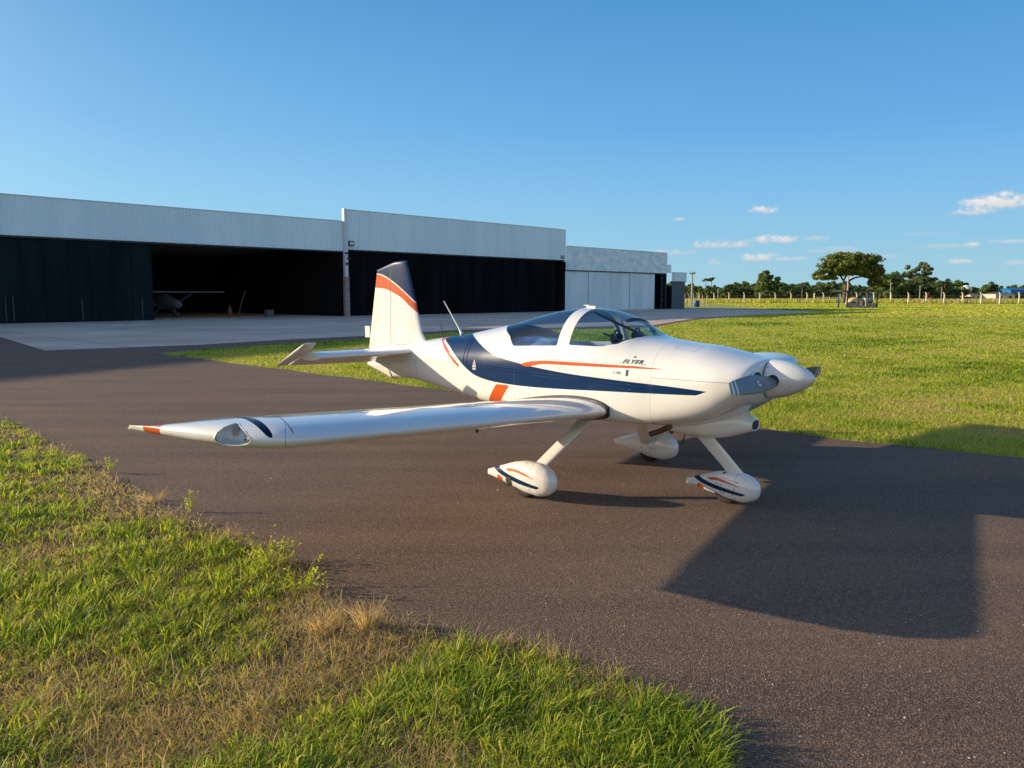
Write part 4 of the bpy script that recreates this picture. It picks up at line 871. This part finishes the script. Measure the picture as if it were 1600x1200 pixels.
for i, (px, zz) in enumerate(((1102, 7.9), (1111, 8.3))):
    make_tree('flat_topped_tree', wpos(px, 310), [(0, 0, zz, 1.9, 1.6, .6, 260), (.6, 0, zz + .3, 1.1, 1, .4, 120)], [([(0, 0, 0), (.1, 0, 5), (0, 0, zz)], [.2, .14, .07])], .45, 90 + i, TREEL, ['flat-topped savanna tree, the left of two sticking out of the woodland', 'flat-topped savanna tree, the right of two sticking out of the woodland'][i])
# palm
pe = empty('palm_tree', wpos(1475, 238), 0, 'small palm tree between the tall feathery tree and the houses', 'palm tree'); C, U, Vv, A = [], [], [], []
for k in range(22):
    a = k * 2.4; up = .9 - 1.3 * (k / 22)
    for q in np.linspace(.15, 1, 26):
        p = np.array([math.cos(a) * 2.4 * q, math.sin(a) * 2.4 * q, 6.0 + up * 2.0 * q - 1.5 * q * q]); t = np.array([-math.sin(a), math.cos(a), -.5])
        for s in (-1, 1): C.append(p + t * s * .25 * np.array([1, 1, s])); U.append(t * np.array([s, s, 1]) * .38 * (1.1 - q * .6)); Vv.append(np.array([math.cos(a), math.sin(a), 0]) * .09); A.append(random.random())
quads('fronds', np.array(C), np.array(U), np.array(Vv), TREEL, pe, np.array(A)); MB().tube([(0, 0, 0), (.1, 0, 3), (0, 0, 6)], [.2, .15, .13], 8).build('trunk', BARK, pe, True)
BUSHP = leafmat('pink_bush', [(0, (.12, .03, .03)), (1, (.30, .10, .09))], .1)
C, U, Vv, A = crown_mesh([(0, 0, 1.1, 2.0, 1.5, 1.2, 500)], .3, 4, 'x', BUSHP); e = empty('flowering_bush', wpos(1449, 215), 0, 'reddish flowering bush beyond the fence', 'bush'); quads('foliage', C, U, Vv, BUSHP, e, A); MB().tube([(0, 0, 0), (0, 0, 1)], .08, 6).build('stem', BARK, e)

# ------------------------------------------------------------------ fence, poles, shelter, far buildings
PALEP = mat('pale_concrete', (.80, .68, .48), .9); WIRE = mat('wire', (.25, .24, .22), .6)
FA, FBq = wpos(1116, 205), wpos(1593, 180); nF = 19; stp = (FBq - FA) / (nF - 1) * 1.0
# spacing follows the photograph's posts
fen = empty('perimeter_fence', FA, 0, 'long wire fence with pale bent-topped concrete posts across the far side of the field', 'fence')
postM = None; fd = (FBq - FA).normalized(); L_ = (FBq - FA).length; sp = L_ / (nF - 1)
for k in range(-2, nF + 6):
    p = fd * (k * sp)
    m_ = MB()
    if postM is None:
        m_.add([(-.16, -.16, 0), (.16, -.16, 0), (.16, .16, 0), (-.16, .16, 0), (-.11, -.11, 2.1), (.11, -.11, 2.1), (.11, .11, 2.1), (-.11, .11, 2.1), (-.36, -.09, 2.65), (-.2, -.09, 2.72), (-.2, .09, 2.72), (-.36, .09, 2.65)], [(3, 2, 1, 0), (0, 1, 5, 4), (1, 2, 6, 5), (2, 3, 7, 6), (3, 0, 4, 7), (4, 5, 9, 8), (5, 6, 10, 9), (6, 7, 11, 10), (7, 4, 8, 11), (8, 9, 10, 11)])
        o = m_.build('post', PALEP, fen); postM = o; o.location = p
    else:
        o = postM.copy(); COL.objects.link(o); o.parent = fen; o.location = p
m_ = MB()
for z in (.3, .7, 1.1, 1.5, 1.9): m_.tube([fd * (-2 * sp) + Vector((0, -.12, z)), fd * ((nF + 5) * sp) + Vector((0, -.12, z))], .012, 4)
m_.build('wire', WIRE, fen)
gt = empty('rail_gate', wpos(1272, 196), math.atan2(fd.y, fd.x), 'pale low rail gate in the fence left of the fuel shelter', 'gate')
m_ = MB()
for z in (.5, .95, 1.4): m_.box((0, -.04, z), (7.4, .04, z + .09))
m_.build('rail', PALEP, gt)
for x in (0, 3.6, 7.4): m_ = MB(); m_.box((x - .2 if x == 0 else x - .08, -.12, 0), (x + .2 if x == 0 else x + .08, .12, 2.5 if x == 0 else 1.6)); m_.build('gate_post', PALEP, gt)
POLEM = mat('pole_concrete', (.33, .31, .27), .9); POLEW = mat('pole_wood', (.20, .14, .10), .9)
def pole(px, D_, top, lab, m=POLEM, r0=.16, arm=0, lean=0):
    h_ = zat(top, D_); e = empty('utility_pole', wpos(px, D_), 0, lab, 'pole'); MB().tube([(0, 0, 0), (lean * .5, 0, h_ * .5), (lean, 0, h_)], [r0, r0 * .85, r0 * .7], 8).build('shaft', m, e, True)
    if arm:
        m_ = MB(); m_.box((-arm, -.06, h_ - .5), (arm, .06, h_ - .35)); m_.build('crossarm', TRIM, e)
        for x in (-arm * .8, 0.3, arm * .8): MB().tube([(x, 0, h_ - .35), (x, 0, h_ - .1)], .06, 6).build('insulator', TRIM, e)
    return e
pole(1081, 150, 425, 'tall utility pole right beside the end of the hangar row', POLEM, .2, .6)
pole(1122, 235, 451, 'short thin pole in front of the woodland near the hangars'); pole(1253, 235, 448, 'thin pole with a small top left of the umbrella tree', POLEW, .14, .4)
pole(1324, 176, 431, 'pale straight pole rising behind the umbrella tree trunk', mat('pole_pale', (.50, .38, .28), .9), .22)
pole(1391, 225, 441, 'grey pole right of the umbrella tree'); pole(1437, 225, 446, 'grey pole in front of the tall feathery tree'); pole(1471, 222, 449, 'thin pole below the palm', POLEM, .13); pole(1495, 250, 453, 'short pole right of the palm', POLEM, .13)
sh = empty('fuel_shelter', wpos(1342, 117), 0, 'small open shelter with flat dark roof on thin posts over the fuel tank', 'shelter')
u = 117 / 1202
X = lambda px: (px - 1342) * u
m_ = MB(); m_.box((X(1309), -1.6, 2.45), (X(1367.5), 2.0, 2.62)); m_.build('roof', TRIM, sh)
for px, y in ((1318.5, -1.3), (1364.5, -1.3), (1318.5, 1.7), (1364.5, 1.7)): m_ = MB(); m_.box((X(px) - .08, y - .08, 0), (X(px) + .08, y + .08, 2.449)); m_.build('post', TRIM, sh)
m_ = MB(); m_.box((X(1347), -1.35, 0), (X(1349.5), -1.1, 2.449)); m_.build('post', COLC, sh)
m_ = MB(); m_.box((X(1350), -1.25, 0), (X(1363.5), 1.0, .72)); m_.build('low_wall', COLC, sh)
m_ = MB(); m_.add([(X(1319), -1.2, 0), (X(1347), -1.2, 0), (X(1347), -1.2, .3), (X(1319), -1.2, .95), (X(1319), -1.1, 0), (X(1347), -1.1, 0), (X(1347), -1.1, .3), (X(1319), -1.1, .95)], [(0, 1, 2, 3), (4, 5, 6, 7)[::-1], (3, 2, 6, 7)]); m_.build('side_ramp', COLC, sh)
TANKM = mat('tank_grey', (.30, .36, .40), .4, metal=.4); CREAM = mat('cream_paint', (.55, .47, .30), .5)
tk = empty('fuel_tank', wpos(1356, 116.8) + Vector((0, 0, .72)), 0, 'grey horizontal cylinder tank on the low block in the shelter', 'tank')
rr = [[(x, .0 + r_ * math.cos(a), .62 + r_ * math.sin(a)) for a in np.linspace(0, 6.2832, 24, endpoint=False)] for x, r_ in ((-.72, .3), (-.66, .5), (-.6, .55), (.55, .55), (.62, .5), (.68, .3))]
v, f = loft(rr); mesh('tank_shell', v, f, TANKM, tk, True); m_ = MB(); m_.box((-.5, -.4, 0), (-.38, .4, .2)); m_.box((.38, -.4, 0), (.5, .4, .2)); m_.build('saddle', TRIM, tk)
cr = empty('tank_trailer', wpos(1336.5, 117.2), 0, 'cream rounded tank trailer with dark wheel arch in the shelter', 'trailer')
rr = [[(x, .6 * math.cos(a), zc + hz * math.sin(a)) for a in np.linspace(0, 6.2832, 20, endpoint=False)] for x, zc, hz in ((-1.25, .7, .15), (-1.0, .85, .42), (-.5, 1.0, .62), (.2, 1.02, .62), (.8, .92, .55), (1.05, .9, .4))]
v, f = loft(rr); mesh('tank_shell', v, f, CREAM, cr, True)
MB().tube([(-.55, -.70, .62), (-.55, -.5, .62)], .40, 18).build('wheel_arch', BLACKP, cr); 
for x, r_ in ((-.55, .2), (.55, .26)): MB().tube([(x, -.74, .55), (x, -.6, .55)], r_, 16).build('wheel', WHT, cr)
m_ = MB(); m_.box((.2, -.66, .5), (.28, .66, 1.5)); m_.build('strap', TRIM, cr)
dr = empty('blue_drum', wpos(1089, 128), 0, 'small blue drum by the fence at the end of the hangars', 'drum'); MB().tube([(0, 0, 0), (0, 0, .04), (0, 0, .5), (0, 0, .54), (0, 0, 1.0), (0, 0, 1.04)], [.42, .45, .45, .47, .45, .42], 18).build('drum_body', mat('drum_blue', (.01, .05, .16), .5), dr, True); MB().tube([(0, 0, 1.04), (0, 0, 1.07)], .36, 18).build('lid', TRIM, dr)
yf = empty('wire_fence', wpos(1070, 135), 0, 'short run of steel mesh fence with forked tops at the end of the hangars', 'fence')
for k in range(6):
    x = k * .85; MB().tube([(x, k * .3, 0), (x, k * .3, 1.9)], .04, 6).build('post', PALEP, yf); MB().tube([(x, k * .3, 1.9), (x - .3, k * .3, 2.3)], .035, 5).build('fork', PALEP, yf)
m_ = MB()
for z in np.arange(.2, 1.9, .28): m_.tube([(0, 0, z), (4.25, 1.5, z)], .012, 4)
m_.build('mesh_wires', WIRE, yf)
BLUEB = mat('blue_sheeting', (.02, .14, .35), .5); ROOFT = mat('old_roof', (.16, .13, .11), .9); WALLP = mat('pale_wall', (.55, .48, .42), .9)
def house(name, px0, px1, D_, top, eave, wallm, roofm, lab, cat='building'):
    a, b_ = wpos(px0, D_), wpos(px1, D_); w_ = b_.x - a.x; e = empty(name, a, 0, lab, cat); ze, zr = zat(eave, D_), zat(top, D_)
    m_ = MB(); m_.box((0, 0, 0), (w_, 8, ze)); m_.build('wall', wallm, e)
    m_ = MB(); m_.add([(-.3, -.3, ze + .003), (w_ + .3, -.3, ze + .003), (w_ + .3, 8.3, ze + .003), (-.3, 8.3, ze + .003), (w_ * .1, 4, zr), (w_ * .9, 4, zr)], [(3, 2, 1, 0), (0, 1, 5, 4), (1, 2, 5), (2, 3, 4, 5), (3, 0, 4)]); m_.build('roof', roofm, e)
    n = max(2, int(w_ / 3))
    for k in range(n): m_ = MB(); m_.box((w_ * (k + .35) / n, -.02, ze * .35), (w_ * (k + .65) / n, -.004, ze * .75)); m_.build('window', TRIM, e)
    return e
house('blue_warehouse', 1579, 1605, 290, 450, 453, BLUEB, BLUEB, 'bright blue metal shed behind the fence at the far right')
house('house', 1556, 1586, 265, 457.5, 459.5, WALLP, ROOFT, 'low house with a dark roof just left of the blue shed')
house('house', 1518, 1532, 262, 459, 460, WALLP, mat('tile_roof', (.35, .16, .10), .9), 'tiny pinkish house below the white water tank')
wt = empty('water_tank', wpos(1509, 290), 0, 'white round water tank showing above the distant trees', 'water tank'); rr = [[(r_ * math.cos(a), r_ * math.sin(a), z) for a in np.linspace(0, 6.2832, 20, endpoint=False)] for z, r_ in ((3.4, 1.9), (4.6, 2.0), (5.2, 1.2), (5.6, .9), (5.8, .2))]
v, f = loft(rr); mesh('tank_shell', v, f, mat('tank_white', (.72, .70, .62), .5), wt, True)
for a in (.8, 2.4, 4, 5.5): MB().tube([(1.5 * math.cos(a), 1.5 * math.sin(a), 0), (1.5 * math.cos(a), 1.5 * math.sin(a), 3.4)], .12, 6).build('leg', TRIM, wt)

# ------------------------------------------------------------------ grass
def inside(P, poly):
    q = np.array(poly, float); ins = np.zeros(len(P), bool)
    for i in range(len(q)):
        a, b_ = q[i], q[(i + 1) % len(q)]; c_ = ((a[1] > P[:, 1]) != (b_[1] > P[:, 1]))
        with np.errstate(divide='ignore', invalid='ignore'): xi = (b_[0] - a[0]) * (P[:, 1] - a[1]) / (b_[1] - a[1]) + a[0]
        ins ^= c_ & (P[:, 0] < xi)
    return ins
def sn(P, sc, seed):
    """cheap smooth noise from sines, about -1..1"""
    r_ = np.random.default_rng(seed); v = np.zeros(len(P)); 
    for k in range(7):
        a = r_.uniform(0, 6.28); f_ = sc * r_.uniform(.6, 2.2); v += np.sin((P[:, 0] * math.cos(a) + P[:, 1] * math.sin(a)) * f_ + r_.uniform(0, 6.28)) / 7 ** .5 * .9
    return v
def blades(name, P, h_, wd, lean, tint, m, droop=.35, seed=1):
    """strips bending over: P base xy, height, width, lean vector (n,2)"""
    r_ = np.random.default_rng(seed); n = len(P); a = r_.uniform(0, 2 * np.pi, n); W_ = np.stack([np.cos(a), np.sin(a), np.zeros(n)], 1) * wd[:, None] * .5
    B = np.concatenate([P, np.zeros((n, 1))], 1); Ld = np.concatenate([lean, np.zeros((n, 1))], 1); H_ = h_[:, None]; Z = np.array([0, 0, 1.])
    p1 = B + Z * H_ * .5 + Ld * H_ * .30; p2 = B + Z * H_ * .85 + Ld * H_ * .75; p3 = B + Z * H_ * (1.0 - droop * .3) + Ld * H_ * 1.25
    V = np.stack([B - W_, B + W_, p1 - W_ * .95, p1 + W_ * .95, p2 - W_ * .65, p2 + W_ * .65, p3], 1).reshape(-1, 3)
    k = (np.arange(n) * 7)[:, None]; lp = (k + np.array([0, 1, 3, 2, 2, 3, 5, 4, 4, 5, 6])).ravel(); st = ((np.arange(n) * 11)[:, None] + np.array([0, 4, 8])).ravel()
    tz = np.repeat(tint, 7); return V, lp, st, tz
GR = leafmat('grass_blades', [(0, (.04, .085, .010)), (.22, (.19, .29, .022)), (.42, (.42, .48, .045)), (.60, (.60, .54, .11)), (.76, (.42, .28, .12)), (1, (.66, .50, .30))], .45, .5, 1.3)
def grass_obj(name, parts, kind='stuff'):
    Vs, ls, ss, ts = [], [], [], []; vo_ = lo_ = 0
    for V, lp, st, tz in parts: Vs.append(V); ls.append(lp + vo_); ss.append(st + lo_); ts.append(tz); vo_ += len(V); lo_ += len(lp)
    o = fast(name, np.concatenate(Vs), (np.concatenate(ls), np.concatenate(ss), None), GR, None, np.concatenate(ts)); return o
FGP = FG + [(-30, 24), (-14, -3), (.84, -3)]
SOIL = mat('verge_soil', (.12, .065, .04), 1.0); noise_col(SOIL, [(.055, .032, .020), (.11, .062, .036), (.17, .10, .055)], 7, 8, bump=1, bscale=30, bdist=.03)
def cand(n, pxa, pxb, d0, d1, pw, seed):
    r_ = np.random.default_rng(seed); px = r_.uniform(pxa, pxb, n); u_ = r_.uniform(0, 1, n); d = (d0 ** (1 - pw) + u_ * (d1 ** (1 - pw) - d0 ** (1 - pw))) ** (1 / (1 - pw)); q = (px - 800) / 1202; return np.stack([q * d, d], 1)
_edge = polyf(FGP, (0, 1)); BL = []
for px_, py_, rad_, amp_ in ((250, 780, .7, .95), (150, 745, .6, .4), (560, 960, .42, .9), (370, 1080, .40, .42), (60, 1080, .35, .22), (640, 1170, .22, .4), (455, 1150, .25, .25), (300, 885, .75, -.55), (60, 810, 1.0, -.35), (800, 1085, .42, -.9), (600, 1080, .3, -.4), (1040, 1150, .25, -.6), (170, 960, .45, -.3)):
    d_ = px_dir(px_, py_); t_ = -CAMH / d_[2]; BL.append((d_[0] * t_, d_[1] * t_, rad_, amp_))
def dryness(P):
    v = sn(P, 1.1, 3) * .28 + sn(P, 3.1, 4) * .36 + .03
    for x_, y_, rad_, amp_ in BL: v += amp_ * np.exp(-((P[:, 0] - x_) ** 2 + (P[:, 1] - y_) ** 2) / rad_ ** 2)
    return v + .55 * np.exp(-np.maximum(_edge(np.concatenate([P, P[:, :1] * 0], 1)), 0) / .16) * np.clip(P[:, 1] - 3.6, 0, 1)
parts = []
# clumps of broad green blades
P = cand(9000, -260, 1180, 1.9, 14, 1.4, 21); P = P[inside(P + np.random.default_rng(77).normal(0, .07, P.shape), FGP)]; dry = dryness(P)
keep = dry < .10 + np.random.default_rng(1).normal(0, .25, len(P)); P = P[keep]; dry = dry[keep]; n = len(P); nb = 15; r_ = np.random.default_rng(2)
ang = r_.uniform(0, 6.28, (n, nb)); rad = r_.uniform(0, .045, (n, nb)) * r_.uniform(.6, 1.8, (n, 1)); big_ = r_.uniform(.55, 1.35, (n, 1)) * np.clip(1 - dry[:, None] * .5, .5, 1.5)
Q = P[:, None, :] + np.stack([np.cos(ang), np.sin(ang)], 2) * rad[..., None]; hh_ = (r_.uniform(.035, .085, (n, nb)) * big_).ravel(); ww = (r_.uniform(.004, .008, (n, nb)) * np.clip(np.linalg.norm(P, axis=1) / 5, 1, 1.8)[:, None]).ravel()
ln = (np.stack([np.cos(ang), np.sin(ang)], 2) * r_.uniform(.15, 1.0, (n, nb))[..., None] + np.array([.25, .1])).reshape(-1, 2); tt = np.clip(r_.normal(.36, .13, (n, nb)) + r_.normal(0, .08, (n, 1)) + dry[:, None] * .12, .02, .72).ravel()
parts.append(blades('g', Q.reshape(-1, 2), hh_, ww, ln, tt, GR, seed=3))
# short mat of mixed fine blades and straw
P = cand(230000, -260, 1180, 1.8, 15, 1.25, 31); P = P[inside(P + np.random.default_rng(78).normal(0, .06, P.shape), FGP)]; dry = dryness(P); n = len(P); r_ = np.random.default_rng(6)
dd_ = np.linalg.norm(P, axis=1); a = r_.uniform(0, 6.28, n); t_ = np.clip(r_.normal(.60, .2, n) + dry * .22, .05, 1)
ed = r_.uniform(0, 1, n)
parts.append(blades('g', P, r_.uniform(.012, .05, n) * np.where(t_ > .7, 1.3, 1), r_.uniform(.0018, .0042, n) * np.clip(dd_ / 4, 1, 3), np.stack([np.cos(a), np.sin(a)], 1) * r_.uniform(.3, 1.8, n)[:, None], t_, GR, seed=7))
P = cand(60000, -3200, -260, 1.0, 9, 1.2, 33); P = P[inside(P, FGP)]; n = len(P); r_ = np.random.default_rng(36); a = r_.uniform(0, 6.28, n); dry = dryness(P)
parts.append(blades('g', P, r_.uniform(.02, .07, n), r_.uniform(.004, .008, n), np.stack([np.cos(a), np.sin(a)], 1) * r_.uniform(.3, 1.5, n)[:, None], np.clip(r_.normal(.45, .16, n) + dry * .2, .05, 1), GR, seed=37))
# tall thin straws
P = cand(4200, -200, 1180, 2, 13, 1.2, 41); P = P[inside(P, FGP)]; P = P[(dryness(P)) > -.1]; n = len(P); r_ = np.random.default_rng(8); a = r_.uniform(0, 6.28, n)
parts.append(blades('g', P, r_.uniform(.08, .18, n), r_.uniform(.0015, .003, n), np.stack([np.cos(a), np.sin(a)], 1) * r_.uniform(.1, .6, n)[:, None], r_.uniform(.72, 1, n), GR, seed=9))
# scattered clusters of dry stalks and thatch
P = cand(420, -240, 1150, 2.0, 13, 1.3, 71); P = P[inside(P + np.random.default_rng(79).normal(0, .05, P.shape), FGP)]; n = len(P); nb = 34; r_ = np.random.default_rng(18); ang = r_.uniform(0, 6.28, (n, nb)); rad = np.abs(r_.normal(0, .06, (n, nb))) * r_.uniform(.5, 1.8, (n, 1))
Q = (P[:, None, :] + np.stack([np.cos(ang), np.sin(ang)], 2) * rad[..., None]).reshape(-1, 2); a = r_.uniform(0, 6.28, len(Q))
parts.append(blades('g', Q, r_.uniform(.03, .12, len(Q)) * np.repeat(r_.uniform(.5, 1.2, n), nb), r_.uniform(.0015, .0032, len(Q)), np.stack([np.cos(a), np.sin(a)], 1) * r_.uniform(.2, 1.6, len(Q))[:, None], r_.uniform(.68, 1, len(Q)), GR, seed=19))
tag(grass_obj('verge_grass', parts), 'mixed green and straw coloured grass of the near verge', 'grass', kind='stuff')
sheet('verge', jag(FG, .1, .075, 3)[:i0 + 1] + [(-40, 40), (-60, 0), (-12, -12), (.84, -12)], .0075, SOIL)
# mown field and the strip behind the aircraft
parts = []
P = cand(620000, -120, 1760, 8.5, 75, 1.15, 51); P = P[inside(P, FIELD)]; n = len(P); r_ = np.random.default_rng(10); dd_ = np.linalg.norm(P, axis=1); a = r_.uniform(0, 6.28, n); dry = sn(P, .5, 13) * .5 + sn(P, 2.3, 14) * .5
parts.append(blades('g', P, r_.uniform(.03, .075, n) * np.clip(1 + dry * -.35, .6, 1.4), r_.uniform(.004, .009, n) * np.clip(dd_ / 9, 1, 6), np.stack([np.cos(a), np.sin(a)], 1) * r_.uniform(.2, 1.2, n)[:, None], np.clip(r_.normal(.41, .17, n) + dry * .24, .03, 1), GR, seed=11))
P = cand(150000, -120, 1760, 66, 215, 1.01, 61); ok_ = inside(P, FIELD) & (P[:, 1] + P[:, 0] * .37 < 224); P = P[ok_]; n = len(P); r_ = np.random.default_rng(15); dd_ = np.linalg.norm(P, axis=1); a = r_.uniform(0, 6.28, n); dry = sn(P, .12, 23) * .6 + sn(P, .5, 24) * .4
parts.append(blades('g', P, r_.uniform(.06, .13, n), r_.uniform(.10, .22, n) * dd_ / 100, np.stack([np.cos(a), np.sin(a)], 1) * r_.uniform(.2, 1.0, n)[:, None], np.clip(r_.normal(.48, .10, n) + dry * .16, .03, 1), GR, seed=16))
tag(grass_obj('field_grass', parts), 'short bright green grass of the airfield', 'grass', kind='stuff')
# rough dry grass beyond the fence
P = np.stack([rng.uniform(40, 190, 26000), rng.uniform(196, 262, 26000)], 1); n = len(P); a = rng.uniform(0, 6.28, n); P[:, 1] -= P[:, 0] * .12
V, lp, st, tz = blades('g', P, rng.uniform(.4, 1.3, n), rng.uniform(.12, .3, n), np.stack([np.cos(a), np.sin(a)], 1) * .4, np.clip(rng.normal(.66, .16, n) + sn(P, .08, 5) * .15, 0, 1), GR, seed=12)
tag(fast('rough_grass', V, (lp, st, None), GR, None, tz), 'tall dry grass beyond the far fence', 'grass', kind='stuff')
# single weeds at the verge edge
def tuft(name, px, py, n, h_, spread, tlo, thi, label, leafy=0, seed=1):
    d = px_dir(px, py); t = -CAMH / d[2]; loc = Vector((d[0] * t, d[1] * t, .006)); r_ = np.random.default_rng(seed); e = empty(name, loc, 0, label, 'weed'); a = r_.uniform(0, 6.28, n)
    P = np.stack([np.cos(a), np.sin(a)], 1) * r_.uniform(0, spread * .3, n)[:, None]
    V, lp, st, tz = blades('g', P, r_.uniform(.5, 1, n) * h_, np.full(n, .0028), np.stack([np.cos(a), np.sin(a)], 1) * r_.uniform(.1, spread / h_, n)[:, None], r_.uniform(tlo, thi, n), GR, seed=seed)
    fast('stems', V, (lp, st, None), GR, e, tz)
    if leafy:
        m = leafy; k = r_.integers(0, n, m); q = r_.uniform(.3, 1, m); tip = V.reshape(-1, 7, 3); C = tip[k, 0] * (1 - q)[:, None] + tip[k, 6] * q[:, None] + r_.normal(0, .006, (m, 3)); U = r_.normal(size=(m, 3)); U /= np.linalg.norm(U, axis=1)[:, None]; W_ = np.cross(U, r_.normal(size=(m, 3))); W_ /= np.linalg.norm(W_, axis=1)[:, None]
        quads('leaves', C, U * .013, W_ * .009, GR, e, np.clip(r_.normal(.42, .1, m), 0, 1))
    return e
tuft('leafy_weed', 172, 740, 9, .20, .08, .3, .5, 'upright leafy weed nearest the left end of the verge edge', 90, 1)
tuft('leafy_weed', 296, 800, 8, .22, .07, .3, .5, 'tall thin leafy weed left of the middle of the verge edge', 70, 2)
tuft('leafy_weed', 425, 885, 26, .24, .26, .3, .55, 'wide bushy weed overhanging the asphalt', 330, 3)
tuft('leafy_weed', 470, 925, 20, .20, .24, .3, .55, 'low leafy weed at the corner of the verge below the bushy one', 230, 4)
tuft('dry_tuft', 575, 985, 150, .21, .20, .74, 1, 'straw coloured dry tuft standing at the verge edge')
tuft('dry_tuft', 505, 990, 130, .14, .22, .74, 1, 'low brown dry tuft left of the standing straw tuft', seed=6)
tuft('dry_tuft', 860, 1035, 12, .20, .10, .76, 1, 'few thin dry seed stalks at the middle of the near verge edge', seed=7)
tuft('dry_tuft', 1010, 1110, 16, .15, .12, .76, 1, 'small dry sprig near the right end of the verge', seed=8)
tuft('dry_tuft', 240, 785, 90, .12, .25, .74, 1, 'pale matted dry tuft at the left of the verge edge', seed=9)

# loose grit on the asphalt
GRIT = mat('grit', (.5, .42, .34), .9); noise_col(GRIT, [(.2, .13, .09), (.8, .74, .66)], 3)
P = cand(900, -100, 1700, 2.4, 16, 1.3, 81); P = P[~inside(P, FGP) & ~inside(P, FIELD)]; r_ = np.random.default_rng(20); m_ = MB()
for x, y in P:
    k = r_.uniform(.0018, .0045) * (1 + (r_.random() > .97) * 1.2); a = r_.uniform(0, 6.28); c_, s_ = math.cos(a) * k, math.sin(a) * k
    m_.add([(x + c_ * 1.3, y + s_ * 1.3, .004), (x - s_, y + c_, .004), (x - c_ * 1.3, y - s_ * 1.3, .004), (x + s_, y - c_, .004), (x, y, .004 + k * 1.1)], [(0, 1, 4), (1, 2, 4), (2, 3, 4), (3, 0, 4)])
tag(m_.build('grit', GRIT), 'loose pale grit scattered on the asphalt', 'gravel', kind='stuff')
